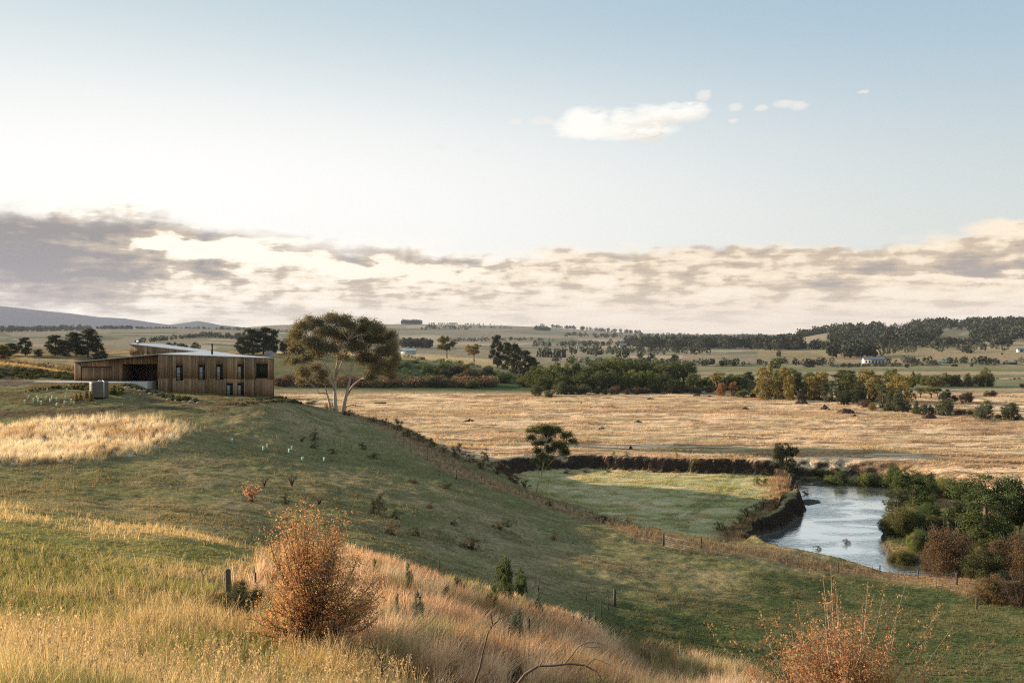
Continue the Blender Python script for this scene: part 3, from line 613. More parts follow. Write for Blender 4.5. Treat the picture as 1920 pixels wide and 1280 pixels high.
def scatter(n, y0, y1, px0, px1, rng=rs, pw=1.0):
    """points spread so that they are about evenly dense in the picture"""
    Y = np.exp(rng.uniform(math.log(y0), math.log(y1), n)) if pw == 1.0 else (rng.uniform(y0 ** (1 - pw), y1 ** (1 - pw), n)) ** (1 / (1 - pw))
    px = rng.uniform(px0, px1, n); X = (px - 960) / F * Y
    return X, Y

def grass(name, label, n, y0, y1, px0, px1, wfun, hfun, wid, lean=(.2, .7), segs=2, mat=None, tint=None, cl=None, curl=.6, bright=1.0):
    X, Y = scatter(n, y0, y1, px0, px1)
    c, m = zones(X, Y)
    keep = rs.rand(n) < wfun(X, Y, m)
    X = X[keep]; Y = Y[keep]; c = c[keep]; m = {k: v[keep] for k, v in m.items()}
    if cl:   # pull the roots into clumps
        sx = cl * (1 + 0 * Y); gx = np.round(X / sx + rs.rand(1)[0]); gy = np.round(Y / sx)
        cx = (gx + 1.6 * (_hash(gx, gy, 3) - .5)) * sx; cy = (gy + 1.6 * (_hash(gx, gy, 4) - .5)) * sx
        f = (.25 + .5 * _hash(gx, gy, 6)); X = X * (1 - f) + cx * f; Y = Y * (1 - f) + cy * f
    Z = H(X, Y) - .03
    h = hfun(X, Y, m) * rs.uniform(.55, 1.25, len(X)); ww = wid(Y) * rs.uniform(.6, 1.4, len(X))
    col = c * rs.uniform(.75, 1.3, len(X))[:, None] * bright
    if tint is not None: col = tint(col, X, Y, m)
    V, F4, F3, C = blades(np.stack([X, Y, Z], 1), h, ww, rs.uniform(lean[0], lean[1], len(X)), np.clip(col, .01, .95), segs, curl)
    o = mk(name, V, [F4, F3], mat or GRASS, None, C)
    tag(o, label, None, None, 'stuff')
    print(name, len(X)); return o

def seedheads(name, label, n, y0, y1, px0, px1, wfun, hgt, col):
    """long stalks with feathery heads"""
    X, Y = scatter(n * 6, y0, y1, px0, px1); c, m = zones(X, Y)
    keep = rs.rand(len(X)) < wfun(X, Y, m); X = X[keep][:n]; Y = Y[keep][:n]; Z = H(X, Y); k = len(X)
    h = hgt * rs.uniform(.7, 1.3, k); az = rs.uniform(0, 6.28, k); ln = rs.uniform(.1, .5, k)
    Vs = []; F4s = []; F3s = []; Cs = []; o = 0
    P = np.stack([X, Y, Z], 1)
    d = np.stack([np.cos(az) * ln, np.sin(az) * ln, np.sqrt(1 - ln**2)], 1)
    tip = P + d * h[:, None]
    cc = np.tile(np.array(col), (k, 1)) * rs.uniform(.7, 1.2, (k, 1))
    sd = np.array([1, 0, 0]) * .006
    V = np.stack([P - sd, P + sd, tip + sd * .6, tip - sd * .6], 1).reshape(-1, 3)
    b = np.arange(k)[:, None] * 4; F = b + np.array([[0, 1, 2, 3]]); Vs.append(V); F4s.append(F); Cs.append(np.repeat(cc, 4, 0)); o += len(V)
    nh = 14
    for j in range(nh):
        t = rs.uniform(-.24, .03, k)[:, None]; r = tip + d * h[:, None] * t + rs.normal(0, .008, (k, 3))
        a = rs.normal(0, 1, (k, 3)); a[:, 2] = np.abs(a[:, 2]) + .8; a /= np.linalg.norm(a, axis=1)[:, None]
        s = rs.normal(0, 1, (k, 3)); s = np.cross(a, s); s /= np.linalg.norm(s, axis=1)[:, None]
        L = .038; W = .008
        V = np.stack([r, r + a * L * .5 + s * W, r + a * L, r + a * L * .5 - s * W], 1).reshape(-1, 3)
        Vs.append(V); F4s.append(b + np.array([[0, 1, 2, 3]]) + o); Cs.append(np.repeat(cc * 1.15, 4, 0)); o += len(V)
    g = mk(name, np.concatenate(Vs), np.concatenate(F4s), GRASS, None, np.clip(np.concatenate(Cs), 0, .95)); tag(g, label, None, None, 'stuff')

def goldtint(c, X, Y, m):
    k1 = sstep(.42, .56, fbm(X / 2.2, Y / 2.2, 101)); k2 = sstep(.54, .66, fbm(X / 3.5, Y / 3.5, 102)); k3 = sstep(.6, .7, fbm(X / 1.2, Y / 1.2, 103))
    t = mixc(np.zeros(c.shape) + np.array([.58, .36, .225]), k1, (.68, .50, .35)); t = mixc(t, k2 * .85, (.26, .27, .12)); t = mixc(t, k3 * .8, (.32, .18, .11))
    return t * rs.uniform(.65, 1.45, len(X))[:, None]

def build_grass(q=1.0):
    global GRASS
    GRASS = leaf_mat('grass_blades', (1, 1, 1), .42)
    n = lambda k: int(k * q)
    # close hillside, green and straw mixed
    grass('hillside_grass', 'mixed green and straw grass covering the near hillside', n(330000), 7, 62, -60, 1500,
          lambda X, Y, m: np.clip(np.maximum(m['near0'], m['yg']) * (1 - m['gold']) * (Y < 55), 0, 1),
          lambda X, Y, m: .10 + .34 * m['near0'] * (.4 + m['n1']) + .22 * np.clip(m['n2'] - .35, 0, 1), lambda Y: .0045 + .00042 * Y, (.15, .8), 3, cl=.35, bright=1.15)
    grass('straw_grass', 'tall straw coloured stems standing over the near green grass', n(120000), 7, 50, -60, 1500,
          lambda X, Y, m: np.clip(np.maximum(m['near0'], m['yg'] * .8) * (1 - m['gold']) * sstep(.42, .6, m['n2'] * .5 + m['n1'] * .5), 0, 1),
          lambda X, Y, m: .38 + .3 * m['near0'], lambda Y: .004 + .00035 * Y, (.1, .55), 3, cl=.5,
          tint=lambda c, X, Y, m: np.array([.60, .46, .26]) * rs.uniform(.6, 1.25, len(X))[:, None] + c * .1)
    grass('golden_grass', 'tall golden rust coloured dry grass below the orange hawthorn', n(330000), 14, 75, 380, 1480,
          lambda X, Y, m: m['gold'] * (.35 + .65 * sstep(.38, .55, m['n2'])), lambda X, Y, m: .35 + .75 * sstep(.3, .7, m['n1'] * .5 + m['n2'] * .5), lambda Y: .006 + .0005 * Y, (.05, .6), 3, cl=.7,
          tint=goldtint)
    # shaded slope, short
    grass('slope_grass', 'short green grass with straw tufts on the shaded slope', n(330000), 42, 150, -60, 1960,
          lambda X, Y, m: np.clip(m['slope'] + m['rg'] * .8, 0, 1) * (1 - m['gold']) * (Y > 42), lambda X, Y, m: .06 + .16 * sstep(.4, .75, m['n2']) + .1 * m['rg'], lambda Y: .02 + .00045 * Y, (.3, .9), 1, cl=.5)
    grass('weed_tufts', 'scattered taller straw tufts on the shaded slope', n(36000), 60, 150, -60, 1300,
          lambda X, Y, m: m['slope'] * sstep(.6, .72, fbm(X / 6, Y / 6, 91)), lambda X, Y, m: .35 + 0 * Y, lambda Y: .02 + .0004 * Y, (.1, .5), 1, cl=.9,
          tint=lambda c, X, Y, m: np.array([.24, .185, .10]) * rs.uniform(.6, 1.3, len(X))[:, None])
    grass('pale_grass', 'patch of tall pale seeding grass catching the sun below the house', n(130000), 84, 125, -60, 400,
          lambda X, Y, m: m['white'], lambda X, Y, m: .75 + .35 * m['n2'], lambda Y: .03 + 0 * Y, (.1, .6), 2, cl=1.0, bright=1.25)
    grass('fence_grass', 'long dry grass growing along the paddock fence', n(110000), 70, 160, 600, 1960,
          lambda X, Y, m: m['fence'] * (1 - m['soil']), lambda X, Y, m: (.5 + .45 * m['n2']) * (1 - .45 * sstep(33, 38, X)), lambda Y: .03 + .0001 * Y, (.1, .6), 2, cl=.8, tint=lambda c, X, Y, m: np.array([.30, .215, .13]) * rs.uniform(.55, 1.3, len(X))[:, None])
    grass('meadow_grass', 'green and straw grass on the low river meadow', n(190000), 98, 168, 940, 1520,
          lambda X, Y, m: np.clip(m['meadow'] - m['soil'], 0, 1) * (.3 + .7 * sstep(.4, .55, fbm(X / 2, Y / 2, 63))), lambda X, Y, m: .12 + .45 * m['edge'] + .32 * sstep(.5, .65, fbm(X / 2, Y / 2, 63)), lambda Y: .04 + .0002 * Y, (.2, .8), 1)
    grass('bank_grass', 'rough grass between the riverside bushes', n(50000), 92, 165, 1500, 1960,
          lambda X, Y, m: np.clip(m['rbank'] - m['soil'], 0, 1), lambda X, Y, m: .3 + .3 * m['n2'], lambda Y: .04 + .0002 * Y, (.2, .8), 1, cl=.7)
    grass('plain_grass', 'dry golden grass in drifts over the river plain', n(330000), 128, 352, 520, 1960,
          lambda X, Y, m: m['plain'] * (.06 + .94 * sstep(.46, .58, fbm(X / 12, Y / 4, 95))), lambda X, Y, m: .18 + .34 * sstep(.45, .65, fbm(X / 9, Y / 4, 95)) + .35 * sstep(.62, .7, fbm(X / 4, Y / 1.5, 96)), lambda Y: .035 + .00035 * Y, (.2, .8), 1, cl=1.2,
          tint=lambda c, X, Y, m: c * .55 + np.array([.32, .235, .155]) * rs.uniform(.6, 1.2, len(X))[:, None])
    seedheads('seed_stalks', 'pale seeding stalks rising above the near grass', 1300, 8, 34, -40, 1450, lambda X, Y, m: np.maximum(m['near0'] * .6, m['gold']) * .5 * (px_of(X, Y) < 800), .7, (.50, .37, .22))
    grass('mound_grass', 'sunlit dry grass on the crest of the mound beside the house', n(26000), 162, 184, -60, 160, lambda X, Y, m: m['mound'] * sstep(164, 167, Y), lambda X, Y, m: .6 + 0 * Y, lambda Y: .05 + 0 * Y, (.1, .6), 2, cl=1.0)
    grass('tussock_grass', 'coarse olive tussocks dotted over the shaded hillside', n(90000), 50, 150, -60, 1960, lambda X, Y, m: np.clip(m['slope'] + m['rg'], 0, 1) * sstep(.57, .66, fbm(X / 1.6, Y / 1.6, 111)), lambda X, Y, m: .26 + .1 * m['n1'], lambda Y: .02 + .0004 * Y, (.2, .7), 1, tint=lambda c, X, Y, m: c * .25 + mixc(np.zeros(c.shape) + np.array([.13, .135, .06]), sstep(.45, .6, fbm(X / 9, Y / 9, 112)), (.20, .165, .095)) * rs.uniform(.6, 1.2, len(X))[:, None])
# ------------------------------------------------------------------ foliage
def leafcloud(C, size, rng, tint, aspect=.45, up=.3):
    """C (n,3) leaf centres -> rhombus leaves"""
    n = len(C)
    nrm = rng.normal(0, 1, (n, 3)); nrm[:, 2] += up; nrm /= np.linalg.norm(nrm, axis=1)[:, None]
    a = np.cross(nrm, rng.normal(0, 1, (n, 3))); a /= np.linalg.norm(a, axis=1)[:, None] + 1e-9; b = np.cross(nrm, a)
    s = (size * rng.uniform(.6, 1.3, n))[:, None]
    V = np.stack([C - a * s, C + b * s * aspect, C + a * s, C - b * s * aspect], 1).reshape(-1, 3)
    Fq = np.arange(n)[:, None] * 4 + np.array([[0, 1, 2, 3]])
    return V, Fq, np.repeat(tint, 4, 0)

def clumps(lobes, ncl, nlf, cr, rng, shell=.55, flat=.7, cut=-.35):
    """lobes rows (cx,cy,cz,rx,ry,rz) -> leaf centres and tint"""
    L = np.array(lobes, float); vol = (L[:, 3] * L[:, 4] * L[:, 5]) ** (2 / 3); k = rng.choice(len(L), ncl, p=vol / vol.sum())
    d = rng.normal(0, 1, (ncl, 3)); d /= np.linalg.norm(d, axis=1)[:, None]; d[:, 2] = np.where(d[:, 2] < cut, -d[:, 2], d[:, 2])
    r = (shell + (1 - shell) * rng.rand(ncl)); cc = L[k, :3] + d * L[k, 3:] * r[:, None]
    ct = rng.uniform(.7, 1.3, ncl) * (.92 + .08 * d[:, 2])
    j = np.repeat(np.arange(ncl), nlf)
    g = rng.normal(0, .5, (len(j), 3)); g[:, 2] *= flat
    sc = np.repeat(cr * rng.uniform(.6, 1.5, ncl), nlf)[:, None]
    P = cc[j] + g * sc
    t = (ct[j] * rng.uniform(.75, 1.25, len(j)))[:, None] * np.array([1, 1, 1]); hue = rng.uniform(-.12, .12, ncl)[j]
    t = t * np.stack([1 + hue, np.ones_like(hue), 1 - hue * .5], 1)
    return P, t

def limbs(mb, base, tips, r0, rng, bend=.12, c=(1, 1, 1), n=6, fork=.45):
    """limbs that leave a trunk and curve towards each tip"""
    base = Vector(base)
    for t in tips:
        t = Vector(t); L = (t - base).length
        mid = base.lerp(t, .5) + Vector((rng.uniform(-1, 1), rng.uniform(-1, 1), rng.uniform(-.2, .6))) * L * bend
        q = [base, base.lerp(mid, .5) + Vector((0, 0, L * .05)), mid, mid.lerp(t, .55), t]
        mb.tube(q, [r0, r0 * .8, r0 * .55, r0 * .35, r0 * .12], n, c)

PAL = {}
def pal(name, col, trans=.4):
    if name not in PAL: PAL[name] = leaf_mat('leaves_' + name, col, trans)
    return PAL[name]

def proto_mesh(kind, detail, seed):
    """crown and trunk meshes in a unit box: height 1, width 1, base at 0"""
    rng = np.random.RandomState(seed); U = rng.uniform
    ncl, nlf, sz = {'hi': (480, 62, .0145), 'mid': (260, 30, .027), 'lo': (80, 14, .07)}[detail]
    T = MB(); cr = .085; shell = .55; asp = .5; flat = .75
    if kind == 'dome':      # willow-like dome to the ground
        lob = [(0, 0, .5, .36, .36, .42)] + [(.27 * math.cos(a), .27 * math.sin(a), U(.3, .62), U(.16, .24), U(.16, .24), U(.2, .32)) for a in np.linspace(0, 5.6, 8) + U(0, 1)]
        T.tube([(0, 0, 0), (0, .01, .3), (.02, 0, .6)], [.04, .03, .01]); cr = .075; shell = .72
    elif kind == 'blackwood':  # lumpy upright crown with distinct masses
        lob = []
        for i in range(13):
            z = U(.1, .86); w = .33 * math.sqrt(max(.05, 1 - ((z - .45) / .62) ** 2)); a = U(0, 6.28)
            lob.append((w * math.cos(a), w * math.sin(a), z, U(.12, .2), U(.12, .2), U(.1, .18)))
        lob.append((0, 0, .82, .17, .17, .15)); lob.append((0, 0, .42, .26, .26, .38))
        T.tube([(0, 0, 0), (.01, 0, .3), (-.01, .01, .75)], [.04, .03, .008]); cr = .06; shell = .78
    elif kind == 'cone':
        lob = [(U(-.04, .04), U(-.04, .04), z, .44 * (1.04 - z) + .03, .44 * (1.04 - z) + .03, .14) for z in np.linspace(.12, .9, 8)]
        T.tube([(0, 0, 0), (0, 0, .9)], [.035, .006]); cr = .07; shell = .6
    elif kind == 'bush':
        lob = [(0, 0, .3, .3, .3, .42)] + [(rr * math.cos(a), rr * math.sin(a), U(.2, .72) * (1.15 - rr), U(.10, .2), U(.10, .2), U(.14, .3)) for a, rr in zip(rng.uniform(0, 6.28, 13), rng.uniform(.12, .36, 13))]
        for a in np.linspace(0, 5.9, 11):
            rr = U(.1, .42); T.tube([(0, 0, 0), (rr * .4 * math.cos(a), rr * .4 * math.sin(a), .35), (rr * math.cos(a), rr * math.sin(a), U(.6, .85))], [.010, .006, .002], 4)
        cr = .075; shell = .6
    elif kind == 'scruff':  # ragged, see-through
        lob = []
        for i in range(26):
            a = U(0, 6.28); rr = U(.02, .42); z = U(.05, .9) * (1.05 - rr); lob.append((rr * math.cos(a), rr * math.sin(a), z, .05, .05, .07))
            if i % 2: T.tube([(0, 0, 0), (rr * .5 * math.cos(a), rr * .5 * math.sin(a), z * .6), (rr * math.cos(a), rr * math.sin(a), min(1, z * 1.25))], [.014, .009, .003], 4)
        cr = .10; shell = .1; ncl = ncl // 2; nlf = int(nlf * .8); sz *= .8
    elif kind == 'gum':     # bare trunk, limbs, separate masses of leaves
        T.tube([(0, 0, 0), (.02, .01, .2), (-.01, 0, .42)], [.032, .025, .02]); lob = []
        for i in range(17):
            a = U(0, 6.28); rr = U(.05, .36); z = U(.42, .9) - rr * .3
            lob.append((rr * math.cos(a), rr * math.sin(a), z, U(.11, .19), U(.11, .19), U(.09, .15)))
        limbs(T, (-.01, 0, .36), [l[:3] for l in lob], .014, rng, n=4); cr = .05; asp = .35; shell = .4
    elif kind == 'pine':    # dark, layered, ragged
        T.tube([(0, 0, 0), (0, .01, .5), (.02, 0, .95)], [.035, .025, .008]); lob = []
        for i in range(24):
            z = .10 + .84 * (i + U(0, .6)) / 24; a = U(0, 6.28); w = (.40 * (1 - ((z - .42) / .68) ** 2)) * U(.4, 1)
            lob.append((w * math.cos(a) * .8, w * math.sin(a) * .8, z, U(.15, .23), U(.15, .23), U(.07, .12)))
        limbs(T, (0, 0, .25), [l[:3] for l in lob[::3]], .01, rng, n=4); cr = .07; shell = .3; flat = .6
    elif kind == 'umbrella':
        lob = [(.27 * math.cos(a), .27 * math.sin(a), U(.66, .78), .18, .18, .17) for a in np.linspace(0, 5.3, 6)] + [(0, 0, .8, .26, .26, .18)] + [(.4 * math.cos(a), .4 * math.sin(a), .5, .09, .09, .14) for a in (0.4, 2.6, 4.1)]
        T.tube([(0, 0, 0), (0, 0, .45)], [.05, .045]); limbs(T, (0, 0, .3), [l[:3] for l in lob], .03, rng, n=4); cr = .07; shell = .6
    elif kind == 'poplar':
        lob = [(U(-.05, .05), U(-.05, .05), z, .34 * math.sin(math.pi * min(1, z + .12)) + .1, .3, .12) for z in np.linspace(.14, .9, 7)]
        T.tube([(0, 0, 0), (0, 0, .8)], [.06, .01]); cr = .08
    if kind in ('dome', 'bush', 'blackwood', 'poplar'):
        lob = [(l[0], l[1], min(l[2], 1 - l[5]), *l[3:]) for l in lob]
    ground = kind in ('dome', 'bush', 'scruff', 'blackwood', 'poplar', 'cone')
    P, t = clumps(lob, ncl, nlf, cr, rng, shell, flat, -2 if ground else -.35)
    z0 = np.percentile(P[:, 2], 2) if ground else 0.0
    if ground: P[:, 2] = P[:, 2] - z0; T.v = [Vector((v[0], v[1], v[2] - min(z0, 0) * 0)) for v in T.v]
    P[:, 2] = np.clip(P[:, 2], .012, None)
    # normalise to the unit box
    lo = np.percentile(P, .5, axis=0); hi = np.percentile(P, 99.5, axis=0); sx = 1 / max(hi[0] - lo[0], hi[1] - lo[1]); szz = 1 / hi[2]
    P = P * np.array([sx, sx, szz])
    V, Fq, C = leafcloud(P, sz, rng, t, asp)
    tv = np.array([tuple(v) for v in T.v]) * np.array([sx, sx, szz])
    f = [np.array(T.f4)] + ([np.array(T.f3)] if T.f3 else [])
    return (V, Fq, C), (tv, f)

PM = {}
def meshes(kind, detail, var):
    key = (kind, detail, var)
    if key not in PM:
        (V, Fq, C), (tv, tf) = proto_mesh(kind, detail, 100 + var * 7 + len(kind) * 31)
        if detail == 'lo':
            n = len(V)
            o = mk('tmp', np.concatenate([V, tv]), [Fq] + [f + n for f in tf], None, None, np.concatenate([C, np.full((len(tv), 3), .5)]))
            o.data.materials.append(None); me = o.data; bpy.data.objects.remove(o); PM[key] = (me, None)
        else:
            a = mk('tmp', V, Fq, None, None, C); b = mk('tmp', tv, tf, None, None, np.ones((len(tv), 3)), True)
            for o in (a, b): o.data.materials.append(None)
            PM[key] = (a.data, b.data); bpy.data.objects.remove(a); bpy.data.objects.remove(b)
    return PM[key]

def setm(o, m):
    o.material_slots[0].link = 'OBJECT'; o.material_slots[0].material = m

def plant(name, kind, detail, at, w, h, label, cat, palette, group=None, var=None, rz=None, trunk='bark', sink=.02):
    """one tree or bush standing at a point: an object of its own, crown and trunk its parts"""
    var = random.randrange(3) if var is None else var; rz = random.uniform(0, 6.28) if rz is None else rz
    me, tr = meshes(kind, detail, var)
    at = Vector(at) - Vector((0, 0, sink * h))
    if tr is None:
        o = bpy.data.objects.new(name, me); COL.objects.link(o); o.location = at; o.rotation_euler = (0, 0, rz); o.scale = (w, w, h); setm(o, PAL[palette])
        return tag(o, label, cat, group)
    r = thing(name, label, cat, at, rz, group); r.scale = (w, w, h)
    c = bpy.data.objects.new('crown', me); COL.objects.link(c); c.parent = r; setm(c, PAL[palette])
    t = bpy.data.objects.new('trunk', tr); COL.objects.link(t); t.parent = r; setm(t, MAT[trunk])
    return r

def at_px(px, base, zflat=None, Y=None):
    """ground point for a photo position; returns the point and metres per photo pixel there"""
    if Y is None: g = G(px, base) if zflat is None else (lambda Yy: Vector(((px - 960) / F * Yy, Yy, Hs((px - 960) / F * Yy, Yy))))(F * (CH - zflat) / (base - HY))
    else: g = GY(px, Y)
    return g, g.y / F

ORD = ['first', 'second', 'third', 'fourth', 'fifth', 'sixth', 'seventh', 'eighth', 'ninth', 'tenth', 'eleventh', 'twelfth', 'thirteenth', 'fourteenth', 'fifteenth', 'sixteenth', 'seventeenth', 'eighteenth', 'nineteenth', 'twentieth',
       'twenty-first', 'twenty-second', 'twenty-third', 'twenty-fourth', 'twenty-fifth', 'twenty-sixth', 'twenty-seventh', 'twenty-eighth', 'twenty-ninth', 'thirtieth', 'thirty-first', 'thirty-second', 'thirty-third', 'thirty-fourth', 'thirty-fifth', 'thirty-sixth', 'thirty-seventh', 'thirty-eighth', 'thirty-ninth', 'fortieth']

def row(items, name, kind, detail, label, cat, palette, group, zflat=None, Y=None, **kw):
    """items (px, base, w, h[, palette[, kind[, Y]]]) ordered from left to right; label holds {n}"""
    items = sorted(items, key=lambda i: i[0])
    for k, it in enumerate(items):
        p = it[4] if len(it) > 4 and it[4] else palette; kd = it[5] if len(it) > 5 and it[5] else kind; yy = it[6] if len(it) > 6 else Y
        g, s = at_px(it[0], it[1], zflat, yy)
        plant(name, kd, detail, g, it[2] * s, it[3] * s, label.format(n=ORD[k]), cat, p, group, **kw)

def wood(name, label, spots, hgt, palette, seed=1, n=90, sz=.09, ell=1.0):
    """a far-off wood that reads as one mass: many crowns in one object. spots (k,3)"""
    rng = np.random.RandomState(seed); S = np.asarray(spots, float); k = len(S)
    h = hgt * rng.uniform(.6, 1.25, k); w = h * rng.uniform(.55, .95, k) * ell
    j = np.repeat(np.arange(k), n); d = rng.normal(0, 1, (len(j), 3)); d /= np.linalg.norm(d, axis=1)[:, None]
    r = rng.uniform(.6, 1.0, len(j))[:, None]
    P = S[j] + d * r * np.stack([w[j] * .5, w[j] * .5, h[j] * .42], 1) + np.stack([0 * h[j], 0 * h[j], h[j] * .5], 1)
    t = (rng.uniform(.65, 1.35, k)[j] * rng.uniform(.75, 1.25, len(j)))[:, None] * np.ones(3)
    V, Fq, C = leafcloud(P, h[j] * sz, rng, t, .7)
    o = mk(name, V, Fq, PAL[palette], None, C); return tag(o, label, None, None, 'stuff')

def line_spots(pts, n, depth, seed=0, jitter=1.0):
    """spots along a far belt: pts (px, Y)"""
    rng = np.random.RandomState(seed); P = np.array(pts, float); t = np.sort(rng.rand(n)) * (len(P) - 1); i = np.minimum(t.astype(int), len(P) - 2); f = (t - i)[:, None]
    q = P[i] * (1 - f) + P[i + 1] * f; Y = q[:, 1] + rng.uniform(-depth, depth, n); X = (q[:, 0] - 960) / F * Y
    return np.stack([X, Y, H(X, Y) - .5], 1)

def Yof(px, py):   # distance of the ground seen at a photo pixel
    return G(px, py).y

def build_materials():
    global MAT
    MAT = {}
    MAT['bark'] = simple_mat('bark', (.10, .075, .055), .9, noise=.3, nscale=20, bump=.3)
    MAT['pale_bark'] = simple_mat('pale_bark', (.40, .33, .26), .8, noise=.35, nscale=1.6, bump=.3, stretch=(3, 3, .5))
    MAT['twig'] = simple_mat('twig', (.15, .10, .075), .9, noise=.3, nscale=12)
    MAT['pale_twig'] = simple_mat('pale_twig', (.36, .27, .20), .9, noise=.3, nscale=12)
    pal('olive', (.15, .155, .06)); pal('gold_olive', (.27, .215, .075), .3); pal('green', (.11, .145, .06)); pal('dark', (.06, .072, .038), .25)
    pal('grey_green', (.12, .135, .08)); pal('bright', (.22, .25, .09), .5); pal('yellow', (.26, .26, .07), .5); pal('brown', (.17, .12, .075)); pal('rust', (.30, .16, .07), .5)
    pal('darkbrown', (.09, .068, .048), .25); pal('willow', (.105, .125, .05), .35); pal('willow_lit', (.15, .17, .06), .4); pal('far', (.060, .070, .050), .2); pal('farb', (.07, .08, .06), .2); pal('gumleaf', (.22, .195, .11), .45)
    pal('conifer', (.06, .07, .036), .2); pal('grape', (.15, .18, .13)); pal('scrub', (.20, .15, .08), .4); pal('gorse', (.10, .105, .05), .3)

def build_far_trees():
    # --- willow mass along the far creek
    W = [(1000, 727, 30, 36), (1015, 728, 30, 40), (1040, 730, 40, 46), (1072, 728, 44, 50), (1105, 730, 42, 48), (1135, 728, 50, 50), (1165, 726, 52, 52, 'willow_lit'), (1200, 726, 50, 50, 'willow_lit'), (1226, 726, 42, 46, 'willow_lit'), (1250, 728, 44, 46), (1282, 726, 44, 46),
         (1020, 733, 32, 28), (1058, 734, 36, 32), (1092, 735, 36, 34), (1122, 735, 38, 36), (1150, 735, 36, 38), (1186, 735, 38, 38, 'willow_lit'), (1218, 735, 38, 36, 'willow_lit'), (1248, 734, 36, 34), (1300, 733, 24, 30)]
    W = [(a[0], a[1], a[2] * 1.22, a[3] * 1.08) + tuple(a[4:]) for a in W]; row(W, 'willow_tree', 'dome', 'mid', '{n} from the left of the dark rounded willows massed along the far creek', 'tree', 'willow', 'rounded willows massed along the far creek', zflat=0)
    S = [(1006, 741, 26, 20), (1030, 744, 20, 13), (1047, 739, 30, 24), (1070, 739, 24, 18), (1098, 739, 28, 19), (1120, 739, 15, 15), (1135, 741, 11, 12, 'dark'), (1153, 740, 22, 15, 'brown'), (1174, 738, 12, 10, 'brown'), (1193, 738, 22, 12, 'brown'), (1214, 738, 20, 12, 'brown'), (1232, 737, 18, 14, 'dark'), (1285, 736, 24, 12, 'brown'), (1308, 737, 24, 11, 'brown'), (1330, 737, 18, 13, 'brown')]
    row(S, 'creek_shrub', 'bush', 'mid', '{n} from the left of the low shrubs in front of the willows', 'shrub', 'grey_green', 'low shrubs at the foot of the willows', zflat=0)
    g, s = at_px(1262, 738, 0); plant('creek_shrub', 'dome', 'mid', g, 40 * s, 26 * s, 'large dark round shrub standing in front of the willows', 'shrub', 'dark')
    # --- creek trees, back row
    B = [(1325, 733, 26, 26, 'green', 'dome'), (1345, 732, 34, 34, 'gold_olive'), (1372, 731, 32, 30, 'green', 'dome'), (1392, 731, 36, 30, 'green', 'dome'), (1405, 727, 24, 30, 'dark', 'pine'), (1465, 726, 30, 34, 'olive'), (1486, 720, 40, 30, 'green', 'dome'), (1520, 715, 26, 18, 'green', 'dome'), (1540, 728, 26, 26, 'grey_green'), (1580, 728, 46, 36, 'grey_green', 'gum'), (1603, 728, 30, 24, 'bright', 'dome'), (1620, 716, 16, 14, 'dark', 'bush'), (1640, 716, 18, 14, 'dark', 'bush'),
         (1671, 716, 26, 24, 'green', 'dome'), (1680, 731, 36, 32, 'gold_olive'), (1705, 726, 24, 20, 'green', 'dome'), (1712, 712, 12, 16, 'dark', 'cone'), (1722, 719, 20, 20, 'green', 'dome')]
    row(B, 'creek_tree', 'blackwood', 'mid', '{n} from the left in the rear line of creek trees', 'tree', 'olive', 'rear line of trees along the creek', zflat=0)
    # --- creek trees, lit front line
    Fr = [(1352, 742, 17, 22, 'rust', 'bush'), (1376, 742, 15, 26, 'rust'), (1392, 744, 20, 16, 'olive', 'bush'), (1411, 744, 20, 30, 'dark'), (1432, 747, 34, 58, 'gold_olive'), (1452, 743, 24, 44, 'olive'), (1468, 746, 34, 56, 'gold_olive'), (1480, 750, 20, 46, 'gold_olive'), (1497, 746, 26, 36, 'dark'), (1516, 747, 26, 38, 'olive'), (1536, 750, 38, 52, 'gold_olive'), (1560, 752, 40, 40, 'grey_green'), (1590, 752, 34, 50, 'olive'), (1583, 757, 26, 26, 'dark', 'bush'), (1630, 753, 48, 58, 'gold_olive'), (1608, 756, 26, 34, 'dark', 'bush'), (1620, 765, 28, 14, 'brown', 'bush'), (1655, 765, 27, 42, 'grey_green'), (1668, 769, 19, 36, 'grey_green', 'cone'), (1690, 765, 44, 60, 'gold_olive'), (1684, 770, 27, 42, 'grey_green', 'cone'), (1504, 752, 16, 14, 'darkbrown', 'bush'), (1634, 769, 14, 14, 'gold_olive', 'bush')]
    Fr = [(a[0], a[1], a[2] * 1.15, a[3] * 1.04) + tuple(a[4:]) for a in Fr]; row(Fr, 'blackwood_tree', 'blackwood', 'mid', '{n} from the left in the sunlit front line of creek trees', 'tree', 'olive', 'sunlit front line of trees along the creek', zflat=0)
    Rr = [(1752, 725, 34, 22), (1770, 724, 34, 25), (1787, 724, 26, 22), (1738, 722, 20, 18), (1797, 724, 22, 22, None, 'cone'), (1815, 724, 22, 25, None, 'cone'), (1836, 724, 26, 22), (1851, 724, 28, 35), (1733, 722, 16, 18)]
    row(Rr, 'hedge_tree', 'dome', 'mid', '{n} from the left of the rounded dark trees lined up beyond the pasture', 'tree', 'olive', 'rounded dark trees lined up beyond the pasture', zflat=0)
    U = [(1726, 744, 18, 19), (1746, 745, 26, 20), (1758, 743, 14, 17)]
    row(U, 'flat_topped_tree', 'umbrella', 'mid', '{n} from the left of three flat topped trees with bare brown trunks', 'tree', 'olive', 'flat topped trees in the dry pasture', zflat=0)
    D = [(1773, 752, 25, 22, 'dark'), (1790, 752, 15, 12, 'darkbrown'), (1812, 755, 27, 20, 'darkbrown')]
    row(D, 'round_shrub', 'bush', 'mid', '{n} from the left of three dark round shrubs beside the flat topped trees', 'shrub', 'dark', 'dark round shrubs in the pasture', zflat=0)
